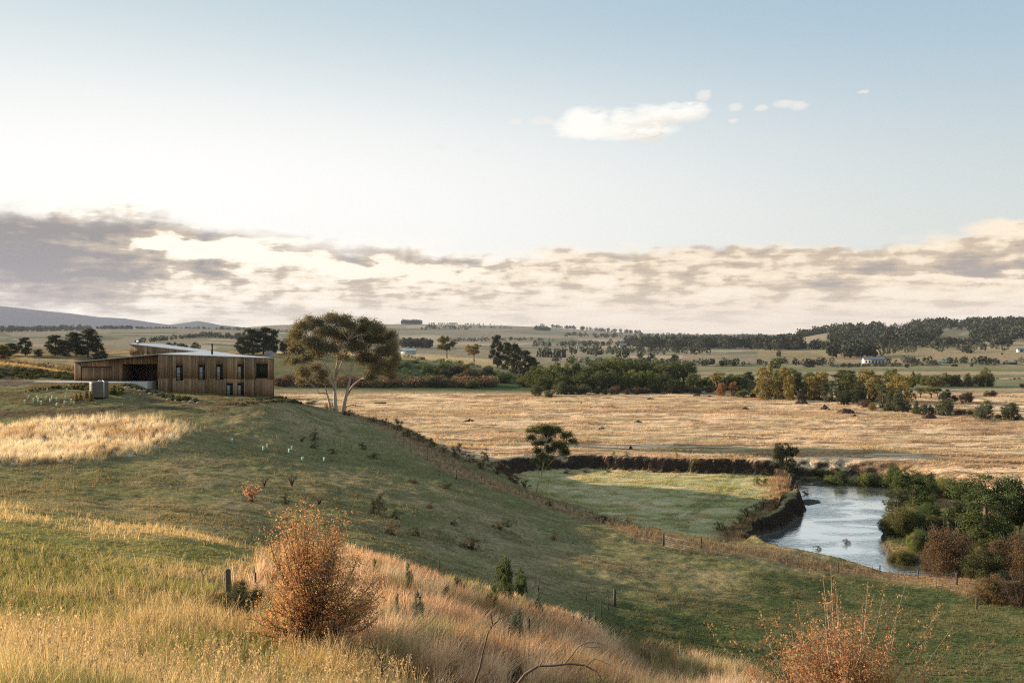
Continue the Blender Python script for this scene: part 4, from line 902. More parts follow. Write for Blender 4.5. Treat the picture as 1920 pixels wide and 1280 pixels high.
    for px, b, w, h, p, l in [(1851, 743, 13, 11, 'gold_olive', 'small olive bush joined to a darker one in the open pasture'), (1861, 743, 17, 11, 'dark', 'dark bush beside the small olive one in the open pasture'), (1918, 727, 12, 8, 'darkbrown', 'dark brown bush alone at the edge of the far pasture')]:
        g, s = at_px(px, b, 0); plant('pasture_bush', 'bush', 'mid', g, w * s, h * s, l, 'shrub', p)
    Fn = [(1703, 771, 15, 20), (1718, 775, 17, 24, None, 'cone'), (1732, 776, 18, 20), (1747, 776, 16, 19), (1770, 778, 33, 31), (1846, 786, 38, 37), (1890, 785, 33, 33), (1872, 784, 14, 9, 'dark'), (1912, 787, 16, 9, 'dark')]
    row(Fn, 'creek_wattle', 'bush', 'mid', '{n} from the left of the leafy green shrubs along the edge of the golden plain', 'shrub', 'grey_green', 'leafy shrubs at the edge of the golden plain', zflat=0)
    Hg = [(1794, 777, 16, 10), (1806, 777, 15, 9), (1820, 777, 15, 10)]
    row(Hg, 'low_shrub', 'bush', 'mid', '{n} from the left of three low rusty shrubs between two green ones', 'shrub', 'rust', 'low rusty shrubs by the golden plain', zflat=0)
    # --- far flats: isolated trees
    Q = [(1592, 688, 6, 8), (1460, 668, 8, 12), (1334, 683, 9, 11), (1320, 685, 9, 9), (1354, 686, 10, 11), (1376, 686, 9, 12), (1455, 690, 26, 18, 'green'), (1518, 688, 22, 16), (1640, 669, 8, 8), (1700, 689, 8, 7, 'dark'), (1733, 677, 7, 8), (1822, 687, 6, 7), (1787, 687, 6, 5, 'dark'), (1793, 687, 6, 5, 'dark'), (1782, 680, 9, 11, 'green', 'poplar'), (1793, 679, 7, 10, 'green', 'cone'), (1809, 679, 12, 12, 'grey_green'), (1843, 681, 22, 14), (1857, 681, 10, 10, 'green'), (1872, 681, 6, 7), (1817, 662, 16, 8), (1879, 665, 4, 4), (1200, 672, 12, 12), (1222, 672, 14, 12), (1265, 676, 16, 12), (1160, 674, 12, 14), (1173, 671, 14, 17), (1103, 664, 6, 6), (1110, 665, 8, 5), (1149, 664, 6, 6), (1117, 668, 4, 5), (1124, 665, 12, 6), (1030, 665, 10, 8), (1045, 666, 6, 6), (1540, 680, 20, 10)]
    row([(a[0], a[1], a[2], a[3]) + tuple(a[4:]) for a in Q], 'paddock_tree', 'dome', 'lo', '{n} from the left of the single trees dotted over the pale far paddocks', 'tree', 'far', 'single trees dotted over the far paddocks')
    # --- the plateau behind the big gum
    g, s = at_px(838, 0, None, 520); plant('paddock_gum', 'gum', 'mid', g, 36 * s, 42 * s, 'open crowned gum tree alone on the golden rise near the pale shed', 'tree', 'olive', var=0)
    g, s = at_px(889, 0, None, 505); plant('paddock_gum', 'gum', 'mid', g, 30 * s, 34 * s, 'smaller gum tree on the golden rise between open gum and dark pines', 'tree', 'gold_olive', var=1)
    P = [(932, 0, 27, 62, None, None, 466), (952, 0, 27, 52, None, None, 470), (968, 0, 26, 58, None, None, 455), (985, 0, 28, 50, None, None, 450), (1000, 0, 22, 40, None, None, 448)]
    row(P, 'pine_tree', 'pine', 'mid', '{n} from the left of the tall dark pines where the green bank ends', 'tree', 'conifer', 'tall dark pines at the end of the green bank')
    A = [(455, 0, 30, 34, None, 'pine', 455), (474, 0, 40, 48, None, 'pine', 460), (494, 0, 40, 50, None, 'pine', 462), (512, 0, 24, 46, None, 'pine', 458)]
    row(A, 'cypress_tree', 'pine', 'mid', '{n} from the left of the dark cypresses behind the end of the timber house', 'tree', 'conifer', 'dark cypresses behind the timber house')
    B2 = [(538, 0, 30, 30, 455), (560, 0, 38, 34, 460)]
    for k, (px, b, w, h, Y) in enumerate(B2):
        g, s = at_px(px, b, None, Y); plant('dark_tree', 'dome', 'mid', g, w * s, h * s, ['dark tree just behind the left edge of the big gum crown', 'dark tree half hidden behind the big gum crown'][k], 'tree', 'conifer')
    L = [(20, 0, 30, 26, 335), (47, 0, 28, 34, 340), (72, 0, 18, 14, 335), (104, 0, 36, 40, 345), (124, 0, 26, 30, 344), (143, 0, 38, 44, 350), (165, 0, 42, 54, 352), (184, 0, 26, 36, 346), (194, 0, 20, 22, 342)]
    row([(a, b, w, h, None, None, Y) for a, b, w, h, Y in L], 'shelter_pine', 'pine', 'mid', '{n} from the left of the dark pines behind the grassy mound', 'tree', 'conifer', 'dark pines behind the grassy mound')
    g, s = at_px(206, 0, None, 300); plant('paddock_gum', 'gum', 'mid', g, 30 * s, 28 * s, 'pale gum tree beside the dark pines left of the house roof', 'tree', 'grey_green', var=2)
    g, s = at_px(3, 0, None, 215); plant('edge_gum', 'gum', 'mid', g, 34 * s, 44 * s, 'hazy gum tree cut by the edge of the picture above the mound', 'tree', 'olive', var=2)
    # scrub on the left flats, hedge and bushy bank: countable bushes on the bank, scrub as one mass
    sp = line_spots([(-60, 215), (60, 222), (250, 235)], 150, 26, 3); wood('scrub_undergrowth', 'rusty brown scrub between the mound and the dark pines', sp, 2.6, 'scrub', 5, 150, .07, 1.6)
    sp = line_spots([(500, 388), (640, 392), (800, 396), (930, 398)], 170, 6, 4); wood('bank_hedge', 'long dark hedge along the foot of the bank behind the big gum', sp, 4.8, 'brown', 6, 160, .07, 1.3)
    Bk = []
    rr = np.random.RandomState(12)
    for i in range(26):
        px = rr.uniform(800, 1010); Bk.append((px, 0, rr.uniform(16, 30), rr.uniform(14, 22), rr.choice(['green', 'olive', 'willow', 'grey_green', 'brown']), None, rr.uniform(384, 440)))
    row(Bk, 'bank_bush', 'dome', 'mid', '{n} from the left of the bushes spread over the dark green bank', 'shrub', 'green', 'bushes spread over the dark green bank')
    sp = line_spots([(700, 436), (850, 440), (1000, 432)], 200, 22, 14); wood('bank_undergrowth', 'low green bracken covering the bank below the golden rise', sp, 2.2, 'green', 7, 130, .09, 1.9)

def build_woods():
    k = 0
    def W(label, pts, n, dep, h, p='far', nn=70, ell=1.0, name='distant_woods'):
        nonlocal k; k += 1
        q = [(a, Yof(a, b) if b < 3000 else b - 3000) for a, b in pts]
        wood(name, label, line_spots(q, n, dep, 30 + k), h, p, 40 + k, nn, .1, ell)
    # hill forest on the right
    rr = np.random.RandomState(5); S = []
    while len(S) < 1150:
        px = rr.uniform(1500, 2100); Y = rr.uniform(1180, 2050); t = (Y - 1180) / 870
        # open fields on the slope
        if 1560 < px < 1760 and .36 < t < .66: continue
        if px < 1560 and t < .68: continue
        if px > 1700 and t < .10: continue
        if vnoise(px / 60., Y / 130., 77) < .33: continue
        S.append(((px - 960) / F * Y, Y))
    S = np.array(S); wood('hill_forest', 'dark eucalypt forest covering the hill at the right', np.column_stack([S, H(S[:, 0], S[:, 1]) - 1]), 19, 'far', 3, 60, .1)
    W('belt of dark trees across the middle of the far plain', [(1175, 3000 + 1650), (1300, 3000 + 1500), (1420, 3000 + 1350), (1500, 3000 + 1250)], 420, 150, 18)
    W('dark wood on the lower slope left of the white farmhouse', [(1555, 3000 + 830), (1640, 3000 + 860)], 26, 25, 16)
    W('straight shelter belt below the hill forest', [(1430, 3000 + 1150), (1560, 3000 + 1130), (1700, 3000 + 1100), (1900, 3000 + 1150)], 170, 30, 12)
    W('dark trees on the first crest of the wooded hill', [(1555, 3000 + 1750), (1600, 3000 + 1760), (1660, 3000 + 1780)], 40, 30, 13)
    W('hedges of small dark trees in front of the white farmhouse', [(1560, 688), (1600, 687), (1650, 686), (1700, 686), (1760, 685)], 90, 6, 3.2, 'far', 60, 1.1)
    W('line of garden trees beyond the far pasture', [(1660, 680), (1740, 681), (1850, 682), (1940, 682)], 60, 14, 5, 'farb')
    W('row of trees along the bottom of the pale hill', [(1000, 3000 + 1700), (1080, 3000 + 1750), (1180, 3000 + 1700)], 60, 60, 11)
    W('bushy fence line across the far flat paddocks', [(1030, 3000 + 760), (1150, 3000 + 720), (1250, 3000 + 700), (1440, 3000 + 690), (1560, 3000 + 700)], 120, 18, 5.5)
    W('thin hedge along the far right pasture', [(1700, 3000 + 470), (1800, 3000 + 480), (1960, 3000 + 470)], 60, 2, 1.6, 'far', 40)
    # central hills
    W('straight dark plantation on the central skyline', [(753, 3000 + 4900), (791, 3000 + 4900)], 60, 60, 27, 'far', 70, .8)
    W('thin line of trees along the central skyline', [(800, 3000 + 4900), (860, 3000 + 4950), (940, 3000 + 4950)], 45, 30, 12)
    W('little group of trees on top of the pale central hill', [(1014, 3000 + 4900), (1020, 3000 + 4900)], 5, 20, 20)
    W('trees along the falling skyline of the central hill', [(1035, 3000 + 4900), (1080, 3000 + 4850), (1140, 3000 + 4800), (1200, 3000 + 4700)], 90, 120, 20)
    W('square dark plantation on the face of the pale hill', [(1001, 3000 + 3900), (1030, 3000 + 3900)], 40, 70, 20)
    W('dark wood on the low hill beyond the pale shed', [(752, 3000 + 1350), (785, 3000 + 1360), (806, 3000 + 1340)], 60, 40, 14)
    W('hedge crossing the pale hill below the skyline', [(800, 3000 + 4300), (880, 3000 + 4200), (960, 3000 + 4300)], 50, 20, 12)
    W('trees scattered over the fields under the skyline', [(790, 3000 + 3600), (830, 3000 + 3800), (880, 3000 + 3700)], 30, 200, 16)
    W('broken rows of trees over the middle of the pale hill', [(1060, 3000 + 3300), (1160, 3000 + 3000), (1300, 3000 + 2800)], 90, 350, 15)
    W('wooded rise at the far end of the pale hills', [(1200, 3000 + 3600), (1320, 3000 + 3400), (1440, 3000 + 3200)], 160, 300, 18)
    W('trees and hedges on the flat below the pale hill', [(1010, 3000 + 1150), (1100, 3000 + 1100), (1200, 3000 + 1050), (1330, 3000 + 1000)], 90, 130, 8)
    W('hedgerow between pale paddocks under the hill', [(820, 3000 + 2300), (920, 3000 + 2400), (1050, 3000 + 2500)], 60, 60, 11)
    W('scattered trees around the flat right paddocks', [(1560, 3000 + 900), (1700, 3000 + 960), (1900, 3000 + 1000)], 60, 90, 8)
    # left distance
    W('dark belt of trees under the blue mountain', [(180, 3000 + 3300), (215, 3000 + 3300), (250, 3000 + 3300)], 70, 60, 14)
    W('long belt of trees crossing the plain under the mountain foot', [(255, 3000 + 3400), (330, 3000 + 3450), (430, 3000 + 3500), (540, 3000 + 3400)], 150, 90, 13)
    W('slanting row of dark trees in the pale field behind the house roof', [(255, 3000 + 1050), (300, 3000 + 1250), (345, 3000 + 1500), (375, 3000 + 1650)], 60, 14, 8)
    W('dark wood in the field behind the flue', [(375, 3000 + 1800), (430, 3000 + 1750), (470, 3000 + 1700)], 70, 90, 12)
    W('trees close behind the timber house roof', [(310, 3000 + 600), (345, 3000 + 620), (370, 3000 + 610)], 24, 14, 6)
    W('wooded foothill under the left mountain', [(-40, 3000 + 2600), (60, 3000 + 2900), (170, 3000 + 3100)], 200, 420, 17)
# ------------------------------------------------------------------ traced near trees
def traced(name, label, cat, base, Y, lobes, trunks, leaf, palette, bark, rng, depth=.8, ncl=300, nlf=60, cr=.5, shell=.35, twigs=True, flat=.75, aspect=.35, group=None, split=False):
    """lobes (px,py,rx,ry) and trunk lines [(px,py,r px),...] as seen, given real depth around the stem"""
    g = GY(base[0], Y); s = Y / F
    r = thing(name, label, cat, g, 0, group)
    def loc(px, py, d=0.0): return ((px - base[0]) * s, d, (base[1] - py) * s)
    L = []
    for l in lobes:
        d = l[4] * s if len(l) > 4 else rng.uniform(-1, 1) * depth * (max(a[2] for a in lobes) * s)
        x, y, z = loc(l[0], l[1], d); L.append((x, y, z, l[2] * s * 1.12, (l[2] + l[3]) / 2 * s * 1.12, l[3] * s * 1.12))
    P, t = clumps(L, ncl, nlf, cr, rng, shell, flat)
    V, Fq, C = leafcloud(P, leaf, rng, t, aspect)
    mk('crown', V, Fq, PAL[palette], r, C)
    T = MB(); tops = []
    for tr in trunks:
        d0 = rng.uniform(-.3, .3); pts = []; rad = []
        for i, p in enumerate(tr):
            dd = (p[3] if len(p) > 3 else d0 * i) ; pts.append(loc(p[0], p[1], dd)); rad.append(p[2] * s * (.72 if Y > 100 else 1))
        pts[0] = (pts[0][0], pts[0][1], pts[0][2] - .4)
        T.tube(pts, rad, 8); tops += pts[len(pts) // 2:]
    if twigs and tops:
        TP = np.array(tops)
        for l in L:
            c = np.array(l[:3]); k = np.argmin(np.linalg.norm(TP - c, axis=1) + np.maximum(0, TP[:, 2] - c[2]) * 2)
            limbs(T, TP[k], [c, c + rng.uniform(-.5, .5, 3) * np.array(l[3:])], min(.10, .28 * cr + .02), rng, n=5)
    T.build('trunk', MAT[bark], r, True)
    return r

def build_near_trees():
    rng = np.random.RandomState(11)
    # the big river gum beside the house
    lob = [(560, 622, 16, 12), (575, 608, 20, 14), (596, 600, 20, 12), (628, 594, 26, 13), (650, 604, 22, 14), (612, 618, 26, 15), (590, 636, 26, 14), (556, 634, 14, 9), (640, 628, 30, 18), (672, 614, 20, 12), (690, 604, 20, 12), (712, 612, 17, 13), (700, 632, 28, 15), (728, 630, 15, 15), (738, 646, 11, 18), (665, 646, 30, 16), (620, 648, 26, 14), (596, 654, 18, 10), (720, 654, 20, 13), (745, 664, 7, 12), (540, 631, 12, 5), (548, 622, 8, 9), (549, 650, 8, 11), (542, 668, 9, 8), (557, 670, 11, 9), (577, 666, 12, 10), (588, 684, 12, 10), (606, 694, 12, 8), (575, 690, 14, 10), (562, 692, 8, 9), (702, 688, 17, 11), (725, 695, 11, 10), (680, 664, 22, 11), (640, 664, 14, 7), (598, 704, 12, 8), (690, 670, 26, 14), (716, 680, 18, 11), (736, 682, 10, 14), (697, 700, 11, 9), (560, 708, 11, 6), (740, 700, 7, 8), (580, 592, 10, 6), (683, 594, 9, 6), (560, 610, 9, 8), (575, 696, 8, 6), (622, 586, 12, 5), (648, 588, 10, 5), (730, 618, 10, 6)]
    tr = [[(632, 775, 5.5), (629, 750, 4.6), (627, 720, 4.0), (629, 690, 3.2), (633, 665, 2.2), (628, 640, 1.4)],
          [(622, 768, 4.2), (617, 745, 3.3), (613, 730, 2.6), (606, 728, 2.0), (598, 729, 1.5), (589, 718, .8)],
          [(642, 778, 5.2), (646, 750, 4.4), (651, 728, 3.6), (656, 706, 3.0), (660, 680, 2.2), (668, 655, 1.4)],
          [(651, 728, 3.2), (662, 713, 2.6), (676, 702, 2.0), (690, 690, 1.2), (706, 680, .8)],
          [(643, 762, 2.2), (650, 753, 1.5), (662, 750, 1.3), (670, 753, .8)],
          [(666, 751, .9), (667, 744, .4)],
          [(627, 718, 3.0), (619, 700, 2.2), (614, 680, 1.6), (603, 664, 1.1), (592, 655, .7)],
          [(629, 694, 2.4), (641, 672, 1.7), (650, 650, 1.2), (655, 630, .8)],
          [(629, 700, 2.0), (636, 680, 1.5), (632, 655, 1.0)],
          [(613, 726, 1.4), (609, 712, 1.1), (603, 706, .7)], [(626, 760, 1.2), (622, 742, .9), (616, 738, .6)]]
    traced('river_gum_tree', 'big spreading gum tree with several pale trunks beyond the end of the timber house', 'tree', (636, 774), 205, lob, tr, .17, 'gumleaf', 'pale_bark', rng, .9, 3400, 38, .72, .3, True, 1.15, .34)
    # the smaller gum on the river meadow
    lob = [(1000, 800, 15, 9), (1018, 793, 14, 7), (1040, 797, 13, 8), (1030, 808, 14, 8), (996, 812, 9, 7), (1012, 824, 14, 11), (1030, 836, 12, 9), (1020, 862, 8, 7), (1026, 798, 12, 9), (1063, 808, 12, 8), (1073, 820, 8, 7), (1052, 828, 12, 9), (1062, 842, 8, 7), (1043, 828, 8, 8), (1019, 848, 11, 8), (1003, 856, 5, 5), (1036, 852, 5, 4), (1008, 838, 8, 6), (1028, 818, 10, 8), (1058, 838, 9, 6)]
    tr = [[(1003, 920, 1.7), (1008, 900, 1.5), (1014, 882, 1.3), (1018, 862, 1.1), (1022, 840, .8), (1024, 815, .5)],
          [(1018, 866, 1.0), (1030, 860, .9), (1042, 848, .8), (1052, 836, .6), (1062, 822, .4)], [(1012, 885, .8), (1008, 868, .6), (1006, 852, .4)]]
    traced('meadow_gum_tree', 'small gum with a bare leaning trunk at the edge of the river meadow', 'tree', (1004, 917), 142, lob, tr, .10, 'olive', 'pale_bark', rng, .8, 860, 42, .38, .35, True, 1.0, .36)
    # riverside, far bank
    g, s = at_px(1475, 893, -2.6); plant('dark_river_tree', 'blackwood', 'hi', g, 46 * s, 62 * s, 'dark upright tree at the top of the river bend against the earth bank', 'tree', 'dark', var=0)
    Fb = [(1540, 896, 20, 14, 'olive'), (1556, 903, 26, 24), (1575, 905, 28, 36, 'green'), (1600, 906, 22, 18), (1622, 908, 28, 34, 'bright'), (1640, 908, 28, 34, 'grey_green'), (1660, 910, 28, 32, 'bright'), (1676, 908, 26, 36, 'green'), (1690, 918, 26, 40, 'yellow')]
    row(Fb, 'willow_bush', 'dome', 'hi', '{n} from the left of the sunlit bushes along the far river bank', 'shrub', 'bright', 'sunlit bushes along the far river bank', zflat=-2.9)
    for px, b, z, w, h, kd, p, nm, l in [
        (1714, 948, -2.6, 74, 66, 'blackwood', 'green', 'river_wattle', 'dark green wattle leaning over the bend of the river'),
        (1680, 957, -2.6, 44, 40, 'blackwood', 'grey_green', 'river_wattle', 'small grey green tree with low branches reaching over the water'),
        (1735, 925, -1.5, 46, 46, 'dome', 'green', 'bank_tree', 'round green tree behind the wattle near the golden plain'),
        (1752, 908, -.5, 34, 22, 'bush', 'darkbrown', 'bank_shrub', 'dark reddish shrub against the golden plain'),
        (1775, 925, -2.0, 48, 38, 'dome', 'bright', 'bank_tree', 'light green willow between the wattle and the large dark tree'),
        (1800, 915, -1, 36, 26, 'dome', 'dark', 'bank_shrub', 'dark shrub behind the light green willow'),
        (1785, 975, -2.6, 36, 18, 'bush', 'scrub', 'bank_shrub', 'rusty low shrub on the bank between wattle and large tree'),
        (1848, 1018, -2.6, 132, 128, 'blackwood', 'green', 'large_river_tree', 'large dense dark green tree rising over the right bank'),
        (1812, 1010, -2.6, 60, 70, 'blackwood', 'dark', 'large_river_tree', 'dark lower tree tucked in front of the large dense one'),
        (1915, 1022, -2.6, 74, 100, 'gum', 'dark', 'large_river_tree', 'dark open branched tree cut by the edge beside the large one'),
        (1684, 1010, -2.9, 62, 54, 'bush', 'olive', 'willow_bush', 'wide olive bush reaching to the water on the right bank'),
        (1722, 1003, -2.6, 60, 44, 'bush', 'green', 'willow_bush', 'green bush behind the olive one on the right bank'),
        (1738, 1035, -2.7, 48, 40, 'bush', 'green', 'willow_bush', 'dark green bush between the olive bush and the brown thicket'),
        (1686, 1048, -2.9, 52, 34, 'bush', 'olive', 'willow_bush', 'low rounded green bush at the water edge by the gravel spit'),
        (1706, 985, -2.7, 44, 30, 'bush', 'bright', 'willow_bush', 'pale green bush above the wide olive one on the right bank'),
        (1756, 1000, -2.6, 50, 34, 'bush', 'olive', 'willow_bush', 'olive bush filling the gap before the large dark green tree'),
        (1664, 1000, -2.9, 34, 34, 'bush', 'green', 'willow_bush', 'green bush dipping into the water beside the wide olive one'),
        (1745, 972, -2.6, 44, 30, 'dome', 'green', 'bank_shrub', 'rounded green shrub at the foot of the leaning wattle'),
        (1716, 1040, -2.8, 30, 34, 'bush', 'bright', 'willow_bush', 'small light green bush beside the low rounded one'),
        (1782, 1082, -2.5, 88, 92, 'bush', 'brown', 'thicket', 'dark brown bare twiggy thicket beside the end of the river'),
        (1756, 1055, -2.5, 50, 52, 'bush', 'brown', 'thicket', 'small brown thicket behind the dark one at the river end'),
        (1842, 1088, -1.8, 76, 66, 'bush', 'gorse', 'thicket', 'olive brown thicket behind the paddock gate'),
        (1908, 1095, -1.8, 84, 84, 'bush', 'brown', 'thicket', 'reddish brown thicket at the edge of the picture'),
        (1862, 1128, None, 76, 50, 'bush', 'scrub', 'thicket', 'rusty orange bush spreading over the fence below the thickets'),
        (1915, 1138, None, 66, 62, 'bush', 'darkbrown', 'thicket', 'dark rusty bush at the picture edge below the thickets')]:
        g, s = at_px(px, b, z); plant(nm, kd, 'hi', g, w * s, h * s, l, 'tree' if 'tree' in nm or 'wattle' in nm else 'shrub', p, trunk='twig')
    Ms = [(1420, 909, 18, 17, 'green'), (1434, 909, 12, 18, 'green'), (1345, 993, 14, 18, 'green'), (1355, 996, 18, 20, 'gorse'), (1363, 1006, 10, 10, 'gorse'), (1303, 887, 14, 18, 'bright'), (1270, 882, 8, 13, 'bright'), (1175, 880, 14, 10, 'bright'), (1390, 996, 14, 14, 'olive'), (1463, 918, 12, 12, 'olive'), (1431, 948, 7, 7, 'green'), (1150, 879, 10, 8, 'bright')]
    row(Ms, 'meadow_bush', 'scruff', 'mid', '{n} from the left of the small green bushes on the river meadow', 'shrub', 'green', 'small green bushes on the river meadow', zflat=-2.6)
    Ob = [(1062, 860, 22, 8), (1098, 858, 16, 7), (1140, 858, 20, 6), (1182, 859, 14, 7), (1226, 858, 24, 7), (1268, 860, 16, 8), (1312, 860, 20, 7), (1352, 861, 18, 8), (1398, 862, 26, 8), (1436, 864, 20, 9), (1512, 868, 26, 10), (1542, 872, 24, 10)]
    row(Ob, 'overhanging_bush', 'scruff', 'mid', '{n} from the left of the dry bushes overhanging the dark cut bank', 'shrub', 'scrub', 'dry bushes overhanging the dark cut bank', zflat=0)
    Ib = [(1402, 970, 34, 20), (1418, 962, 26, 20), (1432, 954, 30, 22), (1448, 946, 30, 20), (1465, 932, 28, 18), (1478, 918, 22, 15), (1388, 985, 32, 18), (1375, 1000, 30, 16), (1412, 985, 22, 14), (1455, 955, 20, 14), (1398, 1008, 24, 12)]
    row(Ib, 'bank_tussock', 'scruff', 'mid', '{n} from the left of the straw tussocks on the lip of the inner river bank', 'tussock', 'scrub', 'straw tussocks on the lip of the inner river bank', zflat=-2.55)
    # ridge along the fence
    Rd = [(700, 791, 26, 10, 'gorse'), (722, 797, 24, 14, 'gorse'), (745, 806, 26, 22, 'gorse'), (764, 818, 22, 16, 'dark'), (785, 826, 26, 18, 'brown'), (806, 838, 26, 18, 'gorse'), (832, 848, 22, 14, 'brown'), (860, 860, 32, 30, 'darkbrown'), (880, 866, 26, 16, 'brown'), (911, 862, 20, 22, 'dark'), (905, 880, 40, 24, 'brown'), (932, 888, 42, 26, 'brown'), (965, 905, 36, 26, 'brown'), (985, 915, 26, 16, 'brown'), (580, 757, 40, 8, 'gorse'), (615, 766, 26, 9, 'brown'), (655, 778, 30, 10, 'gorse'), (1130, 978, 30, 12, 'darkbrown'), (1178, 982, 20, 12, 'rust'), (1030, 948, 16, 8, 'gorse')]
    row(Rd, 'ridge_bush', 'scruff', 'mid', '{n} from the left of the scrubby bushes along the fenced ridge', 'shrub', 'brown', 'scrubby bushes along the fenced ridge', trunk='twig')
    Sl = [(710, 966, 36, 40, 'darkbrown'), (744, 972, 26, 18, 'gorse'), (735, 1002, 30, 26, 'brown'), (775, 1004, 24, 18, 'gorse'), (836, 914, 30, 13, 'gorse'), (885, 1030, 30, 24, 'darkbrown'), (870, 1026, 24, 14, 'scrub'), (935, 990, 34, 14, 'brown'), (952, 988, 18, 12, 'gorse'), (1040, 1012, 18, 16, 'brown'), (535, 944, 18, 20, 'darkbrown'), (590, 826, 17, 24, 'gorse'), (566, 828, 12, 12, 'darkbrown'), (680, 842, 16, 13, 'darkbrown'), (852, 985, 18, 10, 'gorse'), (776, 905, 22, 10, 'brown'), (700, 858, 26, 10, 'brown'), (1495, 1122, 26, 12, 'gorse'), (808, 952, 18, 10, 'brown'), (1365, 1018, 14, 9, 'gorse'), (622, 850, 18, 10, 'brown'), (590, 840, 20, 9, 'brown')]
    row(Sl, 'slope_bush', 'scruff', 'mid', '{n} from the left of the small bushes scattered on the shaded slope', 'shrub', 'brown', 'small bushes scattered on the shaded slope', trunk='twig')
    Bt = [(495, 913, 26, 24), (547, 912, 28, 26), (598, 948, 24, 20)]
    for k, (px, b, w, h) in enumerate(Bt):
        g, s = at_px(px, b); r = thing('bare_bush', ORD[k] + ' from the left of three bare twiggy bushes on the slope', 'shrub', g, 0, 'bare twiggy bushes on the slope'); T = MB()
        for i in range(26):
            a = rng.uniform(0, 6.28); l = rng.uniform(.5, 1) * w * s * .5; T.tube([(0, 0, 0), (l * .4 * math.cos(a), l * .4 * math.sin(a), h * s * .5), (l * math.cos(a), l * math.sin(a), h * s * rng.uniform(.6, 1))], [.03, .02, .008], 4)
        T.build('branches', MAT['twig'], r)
    g, s = at_px(471, 940)
    hawthorn('little_orange_bush', 'tiny orange leaved bush standing alone on the shaded slope', g, [(rng.uniform(-18, 18) * s, rng.uniform(-.5, .5), rng.uniform(16, 31) * s) for _ in range(26)], rng, leaf=.07, stem=.03, per=26, pal_='rust_pale', spread=.25, gap=.2)
    # --- the orange hawthorn in the foreground
    Y = 19.5; s = Y / F; b = GY(582, Y)
    zb = HY + (CH - b.z) * F / Y
    tips = []
    env = [(520, 1035, 12, 60), (545, 1010, 20, 50), (575, 985, 24, 34), (606, 1000, 22, 40), (625, 1020, 16, 40), (590, 1060, 40, 40), (540, 1095, 40, 40), (650, 1085, 36, 34), (692, 1108, 26, 30), (500, 1140, 30, 34), (560, 1160, 60, 40), (640, 1150, 60, 30), (520, 965, 9, 14), (558, 957, 8, 10), (590, 953, 8, 8), (634, 985, 6, 12), (708, 1118, 16, 14), (668, 1050, 12, 18), (485, 1170, 16, 20), (700, 1150, 18, 16)]
    wts = np.array([e[2] * e[3] for e in env], float)**.8; wts /= wts.sum()
    for i in range(270):
        e = env[rng.choice(len(env), p=wts)]; a = rng.uniform(0, 6.28); q = math.sqrt(rng.rand())
        px = e[0] + e[2] * q * math.cos(a); py = e[1] + e[3] * q * math.sin(a)
        dm = 1.15 * math.sqrt(max(.05, 1 - ((py - 1120) / 190) ** 2))
        tips.append(((px - 582) * s, rng.uniform(-dm, dm), (zb - py) * s))
    hawthorn('hawthorn_bush', 'tall orange leaved hawthorn standing in the golden grass', b, tips, rng, leaf=.021, stem=.04, per=150, pal_='rust_lit', spread=.30, gap=.25, twig=.34)
    # --- the thin, long shooted one at the lower right
    Y = 15.0; s = Y / F; b = GY(1575, Y); zb = HY + (CH - b.z) * F / Y; tips = []
    long_ = [(1540, 1080), (1551, 1100), (1581, 1075), (1590, 1110), (1530, 1115), (1635, 1095), (1605, 1120), (1683, 1082), (1688, 1100), (1670, 1125), (1755, 1142), (1783, 1150), (1712, 1155), (1725, 1172), (1810, 1190), (1840, 1182), (1430, 1140), (1445, 1150), (1495, 1130), (1335, 1186), (1362, 1160), (1365, 1176), (1425, 1195), (1640, 1115), (1560, 1125), (1480, 1168), (1660, 1140), (1700, 1180), (1770, 1210), (1800, 1230), (1420, 1225), (1510, 1150), (1460, 1200), (1615, 1140), (1575, 1130)]
    for px, py in long_: tips.append(((px - 1575) * s, rng.uniform(-.6, .6), (zb - py) * s))
    for i in range(380):
        px = 1572 + rng.normal(0, 58); py = 1175 + abs(px - 1572) * .25 + rng.uniform(-10, 150); tips.append(((px - 1575) * s, rng.uniform(-.9, .9), (zb - py) * s))
    hawthorn('hawthorn_bush', 'orange leaved hawthorn with long bare shoots low at the right', b, tips, rng, leaf=.022, stem=.03, per=84, pal_='rust_dull', spread=.18, gap=.45, twig=.22, bark='pale_twig', nlong=len(long_))
    # --- dark gorse next to the hawthorn
    for px, b_, Y, w, h, p, l in [(440, 1195, 24, 90, 66, 'gorse', 'dark green gorse bush at the foot of the tall orange hawthorn'), (612, 1235, 21, 60, 50, 'darkbrown', 'dark bramble under the right side of the tall orange hawthorn'), (408, 1150, 26, 44, 28, 'rust', 'low red leaved briar left of the gorse bush')]:
        g = GY(px, Y); s = Y / F; plant('gorse_bush', 'bush', 'hi', g, w * s, h * s, l, 'shrub', p, trunk='twig')
    # --- young blue green saplings in the golden grass
    pal('straw', (.40, .29, .17), .45)
    for px, py, w, h, l in [(767, 1092, 16, 26, 'blue green sapling beside the hawthorn at the back edge of the golden grass'), (946, 1112, 36, 56, 'tall dark green sapling standing over the golden grass'), (980, 1096, 24, 26, 'round blue green sapling right behind the tall dark one'), (787, 1143, 26, 20, 'low blue green sapling in the middle of the golden grass'), (921, 1130, 28, 24, 'blue green sapling just left of the tall dark one'), (838, 1118, 22, 9, 'flat little blue green sapling left of the tall dark one'), (1004, 1146, 28, 22, 'blue green sapling beside the bare forked stem'), (970, 1188, 30, 30, 'large leaved blue green sapling in front of the bare forked stem'), (860, 1102, 20, 14, 'faint grey sapling behind the golden grass'), (743, 1136, 9, 13, 'smallest blue green sapling near the hawthorn'), (705, 1075, 16, 16, 'dark green sapling close against the hawthorn')]:
